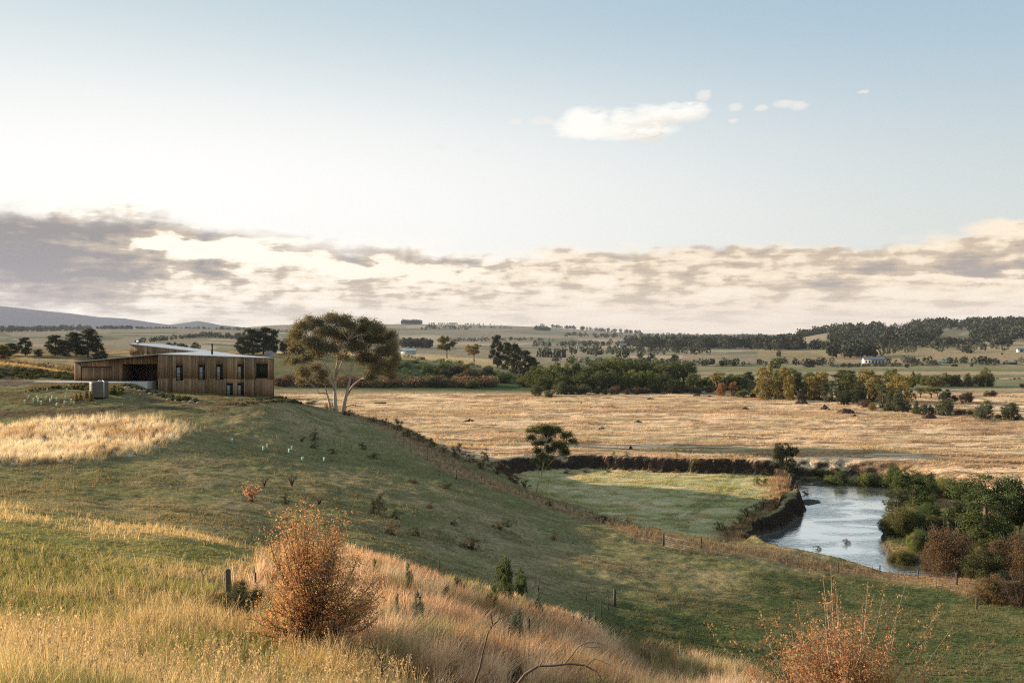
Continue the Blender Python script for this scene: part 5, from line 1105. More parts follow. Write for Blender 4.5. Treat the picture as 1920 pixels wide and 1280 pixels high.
        g, s = at_px(px, py); g, s = at_px(px, py + 1.05 * F / g.y); plant('sapling', 'blackwood' if h > 40 else 'bush', 'mid', g, w * s * 1.05, h * s * 1.1 + 1.0, l, 'sapling', 'grape' if 'dark' not in l else 'green', trunk='twig')
    # --- bare stems and fallen branches
    def stem_at(px0, Y, lines, name, label, cat, bark='twig'):
        b = GY(px0, Y); s = Y / F; zb = HY + (CH - b.z) * F / Y; r = thing(name, label, cat, b); T = MB()
        for ln in lines: T.tube([((p[0] - px0) * s, (p[3] if len(p) > 3 else 0) + rng.uniform(-.05, .05), (zb - p[1]) * s) for p in ln], [p[2] * s * .62 for p in ln], 6)
        T.build('branches', MAT[bark], r, True); return r
    stem_at(893, 15, [[(888, 1285, 4), (900, 1250, 3.6), (906, 1220, 3.0), (914, 1190, 2.6), (924, 1172, 2.4)], [(924, 1172, 2.2), (920, 1150, 1.4), (921, 1140, .8)], [(924, 1172, 2.2), (938, 1160, 1.6), (950, 1152, 1.3), (966, 1146, 1.0), (980, 1139, .6)], [(935, 1162, 1.4), (942, 1140, 1.0), (950, 1120, .7)], [(922, 1180, 1.2), (915, 1168, .8)]], 'dead_sapling', 'bare forked stem rising out of the golden grass', 'dead branch')
    stem_at(965, 12.5, [[(962, 1292, 5), (985, 1262, 4.6), (1010, 1250, 4.0), (1040, 1246, 3.4), (1068, 1243, 3.0), (1098, 1250, 2.4), (1120, 1262, 1.5), (1130, 1275, .8)], [(1060, 1245, 2.4), (1072, 1228, 2.0), (1085, 1212, 1.7), (1100, 1204, 1.4), (1120, 1205, 1.0), (1140, 1210, .6)], [(1085, 1212, 1.2), (1105, 1213, .8), (1125, 1214, .5)], [(1096, 1248, 1.6), (1115, 1235, 1.2), (1128, 1238, .8), (1150, 1249, .5)], [(1010, 1250, 1.5), (1022, 1232, 1.0), (1030, 1220, .6)]], 'fallen_branch', 'long fallen dead branch with raised twigs in the near grass', 'dead branch')
    stem_at(700, 14, [[(720, 1290, 4), (712, 1240, 3), (700, 1215, 2.2), (690, 1190, 1.6), (684, 1160, 1)], [(712, 1240, 2), (730, 1222, 1.4), (736, 1200, .8)], [(700, 1215, 1.6), (672, 1212, 1.0), (660, 1208, .6)], [(690, 1190, 1.2), (705, 1168, .8), (716, 1152, .4)], [(715, 1262, 2), (745, 1232, 1.4), (760, 1222, .9)]], 'dead_bramble', 'tangle of dead brown stems right of the tall hawthorn', 'dead branch')

def hawthorn(name, label, base, tips, rng, leaf=.03, stem=.05, per=60, pal_='rust', spread=.3, gap=.3, twig=.3, bark='twig', nlong=0):
    """many shoots from one base, leaves in small bunches on side twigs"""
    r = thing(name, label, 'shrub', base)
    if 'rust_lit' not in PAL: pal('rust_lit', (.55, .31, .15), .45); pal('rust_dull', (.44, .245, .125), .4); pal('rust_pale', (.50, .27, .17), .45)
    T = MB(); P = []; tt = []
    for i, tip in enumerate(tips):
        tip = Vector(tip); b = Vector((rng.normal(0, .12), rng.normal(0, .12), -.1)) * (spread / .3)
        # leave the main stems part of the way up
        h0 = rng.uniform(0, .35); root = b.lerp(Vector((tip.x * .3, tip.y * .3, tip.z * .5)), h0)
        m1 = root.lerp(tip, .4) + Vector((-tip.x * .12, -tip.y * .12, tip.z * .05)) + Vector(rng.normal(0, .05, 3)); m2 = root.lerp(tip, .72) + Vector(rng.normal(0, .05, 3))
        q = [root, m1, m2, tip]; rad = stem * rng.uniform(.2, .7) if i > 6 else stem
        T.tube(q, [rad, rad * .6, rad * .35, rad * .12], 4, cap=False)
        nb = per // 4 if i >= nlong else per // 5
        for j in range(nb):
            f = rng.uniform(gap, 1.02); f = f if i >= nlong else rng.uniform(gap * .8, 1.02)
            k = min(2, int(f * 3)); p = q[k].lerp(q[min(3, k + 1)], min(1, f * 3 - k)); d = Vector(rng.normal(0, 1, 3)); d.normalize(); d.z = abs(d.z) * .7
            L = twig * rng.uniform(.15, 1) * (1.0 if i >= nlong else .35); e = p + d * L
            if j % 3 == 0: T.tube([p, e], [.0045, .002], 3, cap=False)
            c = rng.uniform(.65, 1.35); hue = rng.uniform(-.2, .2)
            green = rng.rand() < .05
            for _ in range(4):
                P.append(tuple(e + Vector(rng.normal(0, leaf * 1.3, 3)))); tt.append((c * (1 + hue * .4), c * (1 + hue * .8), c * (1 + hue)) if not green else (c * .6, c * 1.4, c))
    V, Fq, C = leafcloud(np.array(P), leaf, rng, np.array(tt), .62)
    mk('leaves', V, Fq, PAL[pal_], r, C); T.build('branches', MAT[bark], r)
    return r

# ------------------------------------------------------------------ the timber house
def wall_px(A, B, px):
    """distance along the wall A-B at a photo column"""
    u = (px - 960) / F; dx, dy = B[0] - A[0], B[1] - A[1]; L = math.hypot(dx, dy)
    t = (u * A[1] - A[0]) / (dx - u * dy); return t * L

def batten_wall(name, A, B, z0, ztop, opens, mat, parent, rng, pitch=.19, depth=.07):
    """boards of uneven tone fixed upright along A-B, with openings (s0,s1,za,zb); z0 and ztop are functions of s"""
    dx, dy = B[0] - A[0], B[1] - A[1]; L = math.hypot(dx, dy); ux, uy = dx / L, dy / L; nx, ny = uy, -ux   # outwards: towards the viewer
    mb = MB()
    def fr(s, d, z): return (A[0] + ux * s + nx * d, A[1] + uy * s + ny * d, z)
    # backing, cut around the openings
    cuts = sorted(set([0, L] + [v for o in opens for v in o[:2]]))
    for a, b in zip(cuts[:-1], cuts[1:]):
        m = (a + b) / 2; zs = [(z0(m), ztop(m))]
        for o in opens:
            if o[0] - 1e-6 <= a and b <= o[1] + 1e-6:
                nz = []
                for za, zb in zs:
                    if o[2] > za: nz.append((za, min(o[2], zb)))
                    if o[3] < zb: nz.append((max(o[3], za), zb))
                zs = nz
        for i, (za, zb) in enumerate(zs):
            zt = [(ztop(a) if abs(zb - ztop(m)) < 1e-6 else zb), (ztop(b) if abs(zb - ztop(m)) < 1e-6 else zb)]
            V = [fr(a, 0, za), fr(b, 0, za), fr(b, 0, zt[1] - .02), fr(a, 0, zt[0] - .02), fr(a, -.15, za), fr(b, -.15, za), fr(b, -.15, zt[1] - .02), fr(a, -.15, zt[0] - .02)]
            mb.add(V, [(0, 1, 2, 3), (5, 4, 7, 6), (4, 5, 1, 0), (3, 2, 6, 7), (4, 0, 3, 7), (1, 5, 6, 2)], c=(.25, .22, .2))
    s = 0.0; tone = 1
    while s < L - .03:
        w = min(pitch * rng.choice([.55, .75, 1, 1, 1.2]), L - s); a = s; b = s + w - .022; s += w
        if rng.rand() < .35: tone = rng.uniform(.55, 1.25)
        t = tone * rng.uniform(.75, 1.25); d = depth * rng.uniform(.55, 1.0); c = (t, t * rng.uniform(.94, 1.02), t * rng.uniform(.86, 1.0)); m = (a + b) / 2
        zs = [(z0(m) - .05 * rng.rand(), ztop(m))]
        for o in opens:
            if o[0] - .02 < m < o[1] + .02:
                nz = []
                for za, zb in zs:
                    if o[2] > za + .05: nz.append((za, min(o[2], zb)))
                    if o[3] < zb - .05: nz.append((max(o[3], za), zb))
                    if o[2] <= za + .05 and o[3] >= zb: pass
                zs = nz
        for za, zb in zs:
            if zb - za < .08: continue
            cutz = [za, zb]
            if zb - za > 4 and rng.rand() < .8: cutz = [za, z0(m) + 2.9 + rng.uniform(-.1, .1), zb]
            for ca, cbz in zip(cutz[:-1], cutz[1:]):
                f = rng.uniform(.85, 1.12); mb.box(a, b, .002, d, ca + .004, cbz - .004, tuple(v * f for v in c), fr)
    return mb.build(name, mat, parent), fr, L

def build_house():
    rng = np.random.RandomState(3)
    wood_ = simple_mat('weathered_timber', (.30, .195, .118), .75, noise=.35, nscale=2.2, attr=True, stretch=(4, 4, .35), bump=.2)
    dark = simple_mat('dark_steel', (.03, .027, .025), .5, .3); roofm = simple_mat('pale_roof_sheet', (.42, .43, .45), .38, .55, noise=.08, nscale=.6)
    glass = simple_mat('window_glass', (.022, .022, .022), .4, 0, spec=.1); conc = simple_mat('pale_concrete', (.62, .60, .57), .8, noise=.1, nscale=2)
    blind = simple_mat('pale_blind', (.30, .28, .26), .8); inner = simple_mat('dark_lining', (.12, .075, .045), .8, noise=.25, nscale=3, stretch=(4, 4, .3)); steel = simple_mat('shiny_flue', (.65, .65, .66), .25, .9)
    MAT['steel'] = steel; MAT['dark_steel'] = dark; MAT['white_paint'] = simple_mat('white_paint', (.75, .75, .73), .5)
    P1 = ((296.5 - 960) / F * 145, 145.0); P2 = ((397 - 960) / F * 142.6, 142.6); P2b = ((460 - 960) / F * 141.4, 141.4); P3 = ((513 - 960) / F * 140.5, 140.5); P0 = ((140 - 960) / F * 148, 148.0); PW = ((296.5 - 960) / F * 148, 148.0)
    zb = 12.55; zt1, zt2, zt2b, zt3 = 19.21, 18.96, 18.80, 18.69
    h = thing('timber_house', 'long low timber clad house with skillion roofs set into the hillside', 'house', (P2[0], 145, 12.9))
    def W(o):
        o.parent = h; o.matrix_parent_inverse = __import__('mathutils').Matrix.Translation((-P2[0], -145, -12.9)); return o
    def win(px0, px1, py0, py1, A, B, Yr):
        s0, s1 = wall_px(A, B, px0), wall_px(A, B, px1); L = math.hypot(B[0] - A[0], B[1] - A[1]); y = A[1] + (B[1] - A[1]) * (s0 + s1) / 2 / L
        return (s0, s1, CH - (py1 - HY) * y / F, CH - (py0 - HY) * y / F)
    w1 = [win(330, 343, 684.6, 713.4, P1, P2, 0), win(372.5, 385.5, 684, 712, P1, P2, 0)]
    w2 = [win(405, 418, 683.4, 711.8, P2, P2b, 0), win(444.5, 457, 683, 711, P2, P2b, 0), win(424, 436, 718.5, 743, P2, P2b, 0), win(444.5, 456.5, 718.5, 742.5, P2, P2b, 0)]
    w3 = [win(481, 503, 682, 709, P2b, P3, 0)]
    frs = {}
    for A, B, za, zc, ops, key in ((P1, P2, zt1, zt2, w1, 'a'), (P2, P2b, zt2, zt2b, w2, 'b'), (P2b, P3, zt2b, zt3, w3, 'c')):
        L = math.hypot(B[0] - A[0], B[1] - A[1])
        o, fr, L = batten_wall('wall', A, B, lambda s: zb, lambda s, za=za, zc=zc, L=L: za + (zc - za) * s / L, ops, wood_, None, rng); W(o); frs[key] = (fr, ops)
    # windows with frames, panes and crossed rails
    for key, (fr, ops) in frs.items():
        for i, o in enumerate(ops):
            f = MB(); s0, s1, za, zc = o; t = .07
            f.box(s0, s0 + t, -.14, .03, za, zc, fr=fr); f.box(s1 - t, s1, -.14, .03, za, zc, fr=fr); f.box(s0 + t, s1 - t, -.14, .03, zc - t, zc, fr=fr); f.box(s0 + t, s1 - t, -.14, .03, za, za + t, fr=fr)
            if key == 'c': m = (s0 + s1) / 2; f.box(m - .05, m + .05, -.14, .03, za + t, zc - t, fr=fr)
            wn = W(f.build('window', dark)); g = MB(); g.box(s0 + t, s1 - t, -.1, -.07, za + t, zc - t, fr=fr); pn = g.build('pane', glass, wn)
            if not (key == 'c'):
                bl = MB(); mid = s0 + (s1 - s0) * .52; bl.box(s0 + t, mid, -.066, -.05, za + t, za + (zc - za) * .85, fr=fr)
            if key != 'c': bl.build('blind', blind, wn)
            rl = MB(); q = zc - (zc - za) * .55
            spans = [(s0 + t, (s0 + s1) / 2 - .05), ((s0 + s1) / 2 + .05, s1 - t)] if key == 'c' else [(s0 + t, s1 - t)]
            for a, b in spans:
                rl.box(a, b, -.02, .02, q, q + .05, fr=fr)
                if i % 2 or key == 'c': rl.tube([fr(a, 0, za + t), fr(b, 0, q)], .022, 4)
                else: rl.box(a, b, -.02, .02, q - (q - za) * .5, q - (q - za) * .5 + .04, fr=fr)
            rl.build('balustrade', dark, wn)
    # end wall and back walls
    Pe = ((497 - 960) / F * 157, 157.0); Pk = (P1[0], 163.0)
    for A, B, za, zc in ((P3, Pe, zt3, 18.3), (Pe, Pk, 18.3, 19.2), ((P1[0], 152.0), P1, zt1, zt1)):
        L = math.hypot(B[0] - A[0], B[1] - A[1]); o, _, _ = batten_wall('wall', A, B, lambda s: zb, lambda s, za=za, zc=zc, L=L: za + (zc - za) * s / L, [], wood_, None, rng); W(o)
    # the lower wing: carport and garage
    zf = 14.83; zl, zr = 17.93, 19.12
    cp = (wall_px(P0, PW, 229), wall_px(P0, PW, 294.8), zf - .1, 17.62); gd = (wall_px(P0, PW, 152.5), wall_px(P0, PW, 209.5), zf - .1, 17.16)
    L0 = PW[0] - P0[0]
    o, fr, _ = batten_wall('wall', P0, PW, lambda s: zf - .05, lambda s: zl + (zr - zl) * s / L0, [cp, gd], wood_, None, rng); W(o)
    dr, _, _ = batten_wall('garage_door', (P0[0] + gd[0] + .04, 148.12), (P0[0] + gd[1] - .04, 148.12), lambda s: zf, lambda s: 17.12, [], wood_, None, rng, .2); W(dr)
    f = MB(); f.box(gd[0] - .01, gd[1] + .01, .0, .09, 17.14, 17.2, fr=fr); W(f.build('door_frame', dark))
    m = MB(); x0, x1 = P0[0] + cp[0], P0[0] + cp[1]
    for a in ((x0 - .1, x0, 148.16, 154, zf - .1, 17.7), (x1, x1 + .1, 148.16, 154, zf - .1, 17.7), (x0 - .1, x1 + .1, 154, 154.1, zf - .1, 17.7), (x0 - .1, x1 + .1, 148.16, 154.1, 17.7, 17.8)): m.box(*a)
    W(m.build('carport', inner)); m = MB(); m.box(x1 - 1.6, x1 - .75, 153.9, 153.98, zf, 17.0); W(m.build('door', dark))
    o, _, _ = batten_wall('wall', (P0[0], 162), P0, lambda s: zf - 1, lambda s: 17.5 + (zl - 17.5) * s / 14, [], wood_, None, rng); W(o)
    m = MB(); xs = [-73.6, -68, -57.85]
    sl = [(-77.5, 147.4), (P0[0] - .2, 147.6), (PW[0] - .15, 147.6), (PW[0] - .15, 144.0), (P0[0] + 5, 144.0), (-72, 144.8), (-77.5, 147.0)]
    n = len(sl); m.add([(x, y, 14.86) for x, y in sl] + [(x, y, 13.6) for x, y in sl])
    m.f4 = []; 
    me = bpy.data.meshes.new('slab'); me.from_pydata([tuple(v) for v in m.v], [], [list(range(n))[::-1], list(range(n, 2 * n))] + [[i, (i + 1) % n, n + (i + 1) % n, n + i] for i in range(n)]); me.materials.append(conc)
    so = bpy.data.objects.new('slab', me); COL.objects.link(so); W(so)
    # roofs
    def roof(pts, name='roof', th=.14):
        me = bpy.data.meshes.new(name); n = len(pts); V = [tuple(p) for p in pts] + [(p[0], p[1], p[2] - th) for p in pts]
        me.from_pydata(V, [], [list(range(n)), list(range(n, 2 * n))[::-1]] + [[i, n + i, n + (i + 1) % n, (i + 1) % n] for i in range(n)]); me.materials.append(roofm)
        o = bpy.data.objects.new(name, me); COL.objects.link(o); return W(o)
    e = .12
    R1 = (P1[0], P1[1] - e, zt1 + .15); R2 = (P2[0], P2[1] - e, zt2 + .15); R3 = (P3[0] + .1, P3[1] - e, zt3 + .14)
    roof([R1, R2, (P2b[0], P2b[1] - e, zt2b + .15), R3, (Pe[0], Pe[1], 18.5), ((397 - 960) / F * 160, 160, 19.33), (P1[0] + .3, 163, 19.42)])
    roof([(P0[0] - .1, P0[1] - e, zl + .1), (R1[0] - .01, R1[1], R1[2]), (P1[0] + .29, 163, 19.41)]); roof([(P0[0] - .1, P0[1] - e, zl + .09), (P1[0] + .28, 163, 19.40), (P0[0] - .1, 162, 17.5)])
    # rear wing
    A = ((243 - 960) / F * 165.5, 165.5); B = ((385 - 960) / F * 163.2, 163.2); C_ = ((462 - 960) / F * 161.5, 161.5)
    L = math.hypot(B[0] - A[0], B[1] - A[1]); o, _, _ = batten_wall('wall', A, B, lambda s: 16.0, lambda s: 20.72 + (19.22 - 20.72) * s / L, [], wood_, None, rng); W(o)
    roof([(A[0] - .05, A[1] - .1, 20.82), (B[0], B[1] - .1, 19.30), (C_[0], C_[1], 18.6), ((462 - 960) / F * 166, 166, 18.6), ((380 - 960) / F * 171, 171, 19.7), ((300 - 960) / F * 180, 180, 20.72), ((252 - 960) / F * 182, 182, 20.85)], 'rear_roof')
    o, _, _ = batten_wall('wall', ((252 - 960) / F * 182, 182.0), A, lambda s: 15.0, lambda s: 20.8, [], wood_, None, rng); W(o)
    for px, Y, z0, z1, r, mt in ((258.5, 171, 20.7, 21.55, .17, steel), (397.5, 150, 19.2, 20.75, .16, dark)):
        m = MB(); x = (px - 960) / F * Y; m.tube([(x, Y, z0), (x, Y, z1)], r, 12); m.tube([(x, Y, z1 + .06), (x, Y, z1 + .16)], [r * 1.35, r * 1.1], 12); m.tube([(x, Y, z1), (x, Y, z1 + .07)], r * .6, 8); W(m.build('flue', mt))
    # water tank with its overflow pipe
    g = GY(185.5, 129); g.z = CH - (744 - HY) * 129 / F; s = 129 / F
    t = thing('water_tank', 'squat dark grey water tank with a white downpipe in front of the carport', 'water tank', g)
    tm = simple_mat('tank_plastic', (.12, .105, .095), .55, noise=.06, nscale=3); m = MB(); r = 16.2 * s
    Z = [0.0, .02]; Rr = [r * .99, r]
    for i in range(9): z = .1 + i * .22; Z += [z, z + .07, z + .11]; Rr += [r, r * 1.012, r]
    Z += [2.12, 2.2, 2.26]; Rr += [r, r * .93, 0.02]
    m.tube([(0, 0, z) for z in Z], Rr, 40); m.build('body', tm, t, True)
    m = MB(); m.tube([(r * .84, -r * .62, 0), (r * .84, -r * .62, 2.12), (r * .80, -r * .5, 2.22), (r * .45, -.1, 2.3)], .055, 8); m.build('pipe', MAT['white_paint'], t)
    m = MB(); m.tube([(.1, 0, 2.24), (.1, 0, 2.36)], [.26, .22], 14); m.tube([(r * .42, 0, 2.2), (r * .42, 0, 2.4)], .07, 8); m.build('lid', MAT['white_paint'], t)

# ------------------------------------------------------------------ fences
def build_fences():
    rng = np.random.RandomState(9)
    MAT['post'] = simple_mat('grey_post', (.09, .073, .06), .9, noise=.35, nscale=9, bump=.3, stretch=(3, 3, .5)); MAT['picket'] = simple_mat('steel_picket', (.07, .055, .05), .8, noise=.2, nscale=30); MAT['wire'] = simple_mat('wire', (.17, .165, .155), .7, 0)
    def post(g, h, r, par, name='post', lean=.03):
        m = MB(); a, b = rng.uniform(-lean, lean, 2); z = -.3; x, y = g[0] - par.location.x, g[1] - par.location.y; z0 = g[2] - par.location.z
        if name == 'post': m.tube([(x, y, z0 - .3), (x + a * .4, y + b * .4, z0 + h * .5), (x + a, y + b, z0 + h - .03), (x + a, y + b, z0 + h)], [r, r * .97, r * .93, r * .7], 9)
        else:
            for t in (0, 2.1, 4.2):
                cx, cy = x + math.cos(t) * r * .5, y + math.sin(t) * r * .5; m.tube([(cx, cy, z0 - .2), (cx + a, cy + b, z0 + h)], r * .55, 4)
        o = m.build(name, MAT['post' if name == 'post' else 'picket'], par); return Vector((x + a, y + b, z0 + h))
    def fence(label, pts, kinds, hts, rads, wires=4, nm='wire_fence'):
        P = [G(*p) for p in pts]; f = thing(nm, label, 'fence', P[0]); tops = [post(p, h, r, f, k) for p, k, h, r in zip(P, kinds, hts, rads)]
        w = MB()
        for a, b, pa, pb in zip(tops[:-1], tops[1:], P[:-1], P[1:]):
            for i in range(wires):
                q = .12 + i * .26; n = 3; ln = []
                ga = a - Vector((0, 0, q)); gb = b - Vector((0, 0, q)); ln = [ga, ga.lerp(gb, .5) - Vector((0, 0, .04)), gb]; w.tube(ln, .004, 3)
        w.build('wire', MAT['wire'], f); return f
    A = [(681, 790), (705, 791), (729, 802), (742, 822), (756, 835), (769, 846), (801, 862), (817, 872), (855, 899), (920, 912), (988, 932), (1030, 948), (1069, 964), (1110, 974), (1152, 985), (1200, 998), (1244, 1024)]
    fence('wire fence running down the dry ridge from the house towards the gate', A, ['picket', 'post'] + ['picket'] * 6 + ['post'] + ['picket'] * 7 + ['post'], [1.2] * 16 + [1.35], [.03, .07] + [.03] * 6 + [.07] + [.03] * 7 + [.1])
    B = [(1315, 1027), (1372, 1030), (1433, 1040), (1498, 1061), (1535, 1066), (1572, 1073), (1610, 1074), (1650, 1077), (1686, 1080), (1722, 1086), (1795, 1096)]
    fence('post and wire fence along the tall grass beside the river', B, ['post', 'picket', 'picket', 'post', 'picket', 'post', 'picket', 'post', 'picket', 'post', 'post'], [1.15, .8, .8, .95, .7, .95, .7, .95, .7, .95, 1.1], [.1, .03, .03, .07, .03, .07, .03, .07, .03, .07, .09])
    Cc = [(681, 1060), (701, 1053), (823, 1074), (880, 1090), (1010, 1108), (1100, 1125), (1153, 1136), (1141, 1144), (1128, 1156), (1117, 1166), (1104, 1178), (1090, 1196), (1075, 1196), (1058, 1192), (993, 1218)]
    fence('star picket fence curving round the back of the golden grass', Cc, ['picket'] * 6 + ['post'] + ['picket'] * 8, [.9] * 6 + [1.25] + [1.1] * 8, [.035] * 6 + [.12] + [.035] * 8, 3)
    for px, py, h, r, l in [(955, 1258, 1.25, .095, 'thick weathered post standing alone in the near dry grass'), (428, 1142, 1.15, .085, 'weathered post left of the tall orange hawthorn'), (1832, 1144, 1.05, .08, 'lone post on the green flat below the rusty bush'), (779, 1212, .9, .03, 'thin dark picket in the golden grass right of the hawthorn'), (478, 1120, .8, .03, 'thin picket between the weathered post and the hawthorn')]:
        g = G(px, py); t = thing('fence_post', l, 'post', g); post(g, h, r, t, 'post' if r > .05 else 'picket')
    def gate(g0, g1, label):
        d = (g1 - g0); L = math.hypot(d.x, d.y); t = thing('farm_gate', label, 'gate', g0); m = MB(); u = Vector((d.x / L, d.y / L, d.z / L))
        def q(s, z): return u * s + Vector((0, 0, z))
        m.tube([q(.1, .15), q(L - .1, .15), q(L - .1, 1.15), q(.1, 1.15), q(.1, .15)], .025, 6); m.build('frame', MAT['wire'], t)
        m = MB()
        for z in (.35, .55, .75, .95): m.tube([q(.1, z), q(L - .1, z)], .012, 4)
        m.tube([q(.1, 1.12), q(L / 2, .17)], .016, 5); m.tube([q(L - .1, 1.12), q(L / 2, .17)], .016, 5); m.build('rail', MAT['wire'], t)
    a = G(1245, 1025); b = Vector((a.x + 3.2, a.y - 2.3, 0)); b.z = Hs(b.x, b.y); gate(a, b, 'open galvanised farm gate at the bottom of the ridge fence')
    a = G(1798, 1096); b = Vector((a.x - 2.8, a.y - 1.4, 0)); b.z = Hs(b.x, b.y); gate(b, a, 'small galvanised gate below the dark thickets by the river')

# ------------------------------------------------------------------ small things
def build_small():
    rng = np.random.RandomState(17)
    gm = leaf_mat('guard_plastic', (.40, .60, .54), .45); stake = simple_mat('stake', (.35, .27, .18), .9); MAT['stake'] = stake
    proto = {}
    def guard(px, py, Y, k, lab, grp, h=.5):
        g = GY(px, Y) if Y else G(px, py)
        r = thing('tree_guard', lab, 'tree guard', g, rng.uniform(0, 2), grp)
        if 'b' not in proto:
            m = MB(); w = .15
            V = [(w * math.cos(a), w * math.sin(a), z) for z in (0, h) for a in (.3, 2.4, 4.5)]
            m.add(V, [(0, 1, 4, 3), (1, 2, 5, 4), (2, 0, 3, 5)], c=(1, 1, 1)); proto['b'] = m.build('sleeve', gm, None).data; bpy.data.objects.remove(bpy.data.objects['sleeve'])
            m = MB(); 
            for a in (.3, 2.4, 4.5): m.tube([(w * .95 * math.cos(a), w * .95 * math.sin(a), -.1), (w * .95 * math.cos(a), w * .95 * math.sin(a), h + .1)], .012, 4)
            proto['s'] = m.build('stake', stake, None).data; bpy.data.objects.remove(bpy.data.objects['stake'])
        for n in ('b', 's'):
            o = bpy.data.objects.new('sleeve' if n == 'b' else 'stake', proto[n]); COL.objects.link(o); o.parent = r
        sc = rng.uniform(.9, 1.15); r.scale = (sc, sc, sc); r.rotation_euler = (rng.uniform(-.1, .1), rng.uniform(-.1, .1), rng.uniform(0, 2))
    Sg = [(435, 830), (494, 845), (500, 839), (542, 849), (547, 844), (567, 864), (608, 866)]
    for k, (px, py) in enumerate(Sg): guard(px, py, None, k, ORD[k] + ' from the left of the pale plastic tree guards strung across the slope', 'tree guards strung across the slope')
    Cg = [(46, 757), (53, 747), (62, 754), (70, 747), (72, 752), (77, 759), (87.5, 734), (85, 750), (94, 754), (98, 748), (105.5, 752), (106, 762), (122, 749), (120, 759), (125, 734), (128, 728), (133, 755), (137.5, 760)]
    for k, (px, py) in enumerate(sorted(Cg)): guard(px, py, None, k, ORD[k] + ' from the left in the cluster of tree guards beside the drive', 'cluster of tree guards beside the drive')
    for k, (px, py, hh) in enumerate([(143, 752, 16), (151, 750, 16), (162, 747, 18), (170, 752, 20)]):
        g, s = at_px(px, py); plant('young_tree', 'cone', 'mid', g, hh * .55 * s, hh * s, ORD[k] + ' from the left of the four staked saplings beside the water tank', 'sapling', 'gold_olive', 'staked saplings beside the tank')
    # planted beds below the slab and at the foot of the wall
    def bed(label, pts, n, r0, r1, pals, seedn, dep=1.2):
        r2 = np.random.RandomState(seedn); sp = []
        P = np.array([tuple(G(*p)) for p in pts]); t = r2.rand(n) * (len(P) - 1); i = np.minimum(t.astype(int), len(P) - 2); f = (t - i)[:, None]; q = P[i] * (1 - f) + P[i + 1] * f
        q[:, 0] += r2.uniform(-.5, .5, n); q[:, 1] += r2.uniform(-dep, dep, n); q[:, 2] = H(q[:, 0], q[:, 1]) - .05
        return wood('garden_undergrowth', label, q, (r0 + r1) / 2, pals, seedn, 120, .13, 1.5)
    bed('mixed planting on the rockery below the carport slab', [(212, 727), (235, 723), (262, 730), (290, 738), (330, 748), (370, 753)], 60, .3, .8, 'gorse', 21)
    bed('low shrubs between the drive and the tree guards', [(60, 732), (110, 728), (165, 727)], 46, .5, .9, 'scrub', 22)
    bed('green planting behind the tree guards by the tank', [(118, 732), (165, 730), (205, 733), (222, 738)], 34, .5, 1.0, 'olive', 24)
    bed('low dark planting below the right corner of the house', [(420, 760), (480, 758), (540, 754), (560, 756)], 70, .35, .5, 'gorse', 23)
    bed('thin planted strip at the foot of the house wall', [(425, 751), (500, 749), (540, 748)], 40, .3, .4, 'gorse', 25, .4)
    # bank of the mound: rough cover facing the drive
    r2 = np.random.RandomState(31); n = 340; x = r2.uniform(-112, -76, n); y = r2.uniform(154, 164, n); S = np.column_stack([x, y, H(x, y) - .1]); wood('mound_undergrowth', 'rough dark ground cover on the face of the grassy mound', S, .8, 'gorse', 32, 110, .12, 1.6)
    # rocks of the rockery
    rk = simple_mat('rockery_stone', (.30, .25, .20), .95, noise=.3, nscale=4, bump=.6)
    def rock(g, s, label, nm='rock', mat=rk, grp=None, cat='rock', sz=(1, .8, .6), seed=0, n=2):
        import bmesh
        bm = bmesh.new(); bmesh.ops.create_icosphere(bm, subdivisions=n, radius=1.0); r3 = np.random.RandomState(seed)
        for v in bm.verts:
            k = 1 + .35 * (vnoise(v.co.x * 1.7 + seed, v.co.y * 1.7 + v.co.z * 2.1, seed) - .5) + .25 * (vnoise(v.co.x * 4 + seed, v.co.y * 4 + v.co.z * 5, seed + 1) - .5)
            v.co = v.co * float(k)
        me = bpy.data.meshes.new(nm); bm.to_mesh(me); bm.free(); me.materials.append(mat); o = bpy.data.objects.new(nm, me); COL.objects.link(o); o.location = g; o.scale = (s * sz[0], s * sz[1], s * sz[2]); o.rotation_euler = (0, 0, r3.uniform(0, 6))
        return tag(o, label, cat, grp)
    pts = [(238, 727), (252, 729), (262, 733), (272, 734), (281, 738), (292, 741), (305, 745), (318, 749), (332, 751), (345, 753), (358, 754), (326, 746), (300, 739), (372, 755)]
    for k, p in enumerate(pts): rock(G(*p), rng.uniform(.3, .5), ORD[k] + ' from the left of the rockery stones below the house wall', grp='rockery stones below the house wall', seed=k, cat='rock')
    # dark heaps of earth on the plain
    dm = simple_mat('dark_earth', (.07, .042, .03), 1.0, noise=.4, nscale=3, bump=.8)
    Mh = [(1220, 748, 15, 4), (1307, 742, 18, 4), (1330, 744, 10, 3), (1398, 769, 15, 5), (1503, 757, 27, 7), (1547, 768, 20, 10), (1586, 774, 35, 10), (1602, 782, 18, 4), (1742, 784, 30, 11), (880, 790, 24, 5), (1197, 791, 20, 5), (1183, 842, 8, 8), (1090, 757, 4, 3), (1108, 764, 6, 2)]
    def heap(k, px, b, w, h):
        g, s = at_px(px, b, 0); W_, Hh = w * s, h * s; n = 26; V = []; 
        for j in range(n):
            for i in range(n):
                u, v = i / (n - 1) * 2 - 1, j / (n - 1) * 2 - 1; rr = math.hypot(u, v); z = max(0, 1 - rr) ** .7 * (.55 + .9 * float(vnoise(u * 3 + k * 9, v * 3, 5))) + .25 * (float(vnoise(u * 9 + k, v * 9, 6)) - .5) * (rr < .95); V.append((u * W_ / 2, v * W_ / 3, max(z, -.05) * Hh - .05 + (-.1 if rr > .95 else 0)))
        Fq = [(j * n + i, j * n + i + 1, (j + 1) * n + i + 1, (j + 1) * n + i) for j in range(n - 1) for i in range(n - 1)]
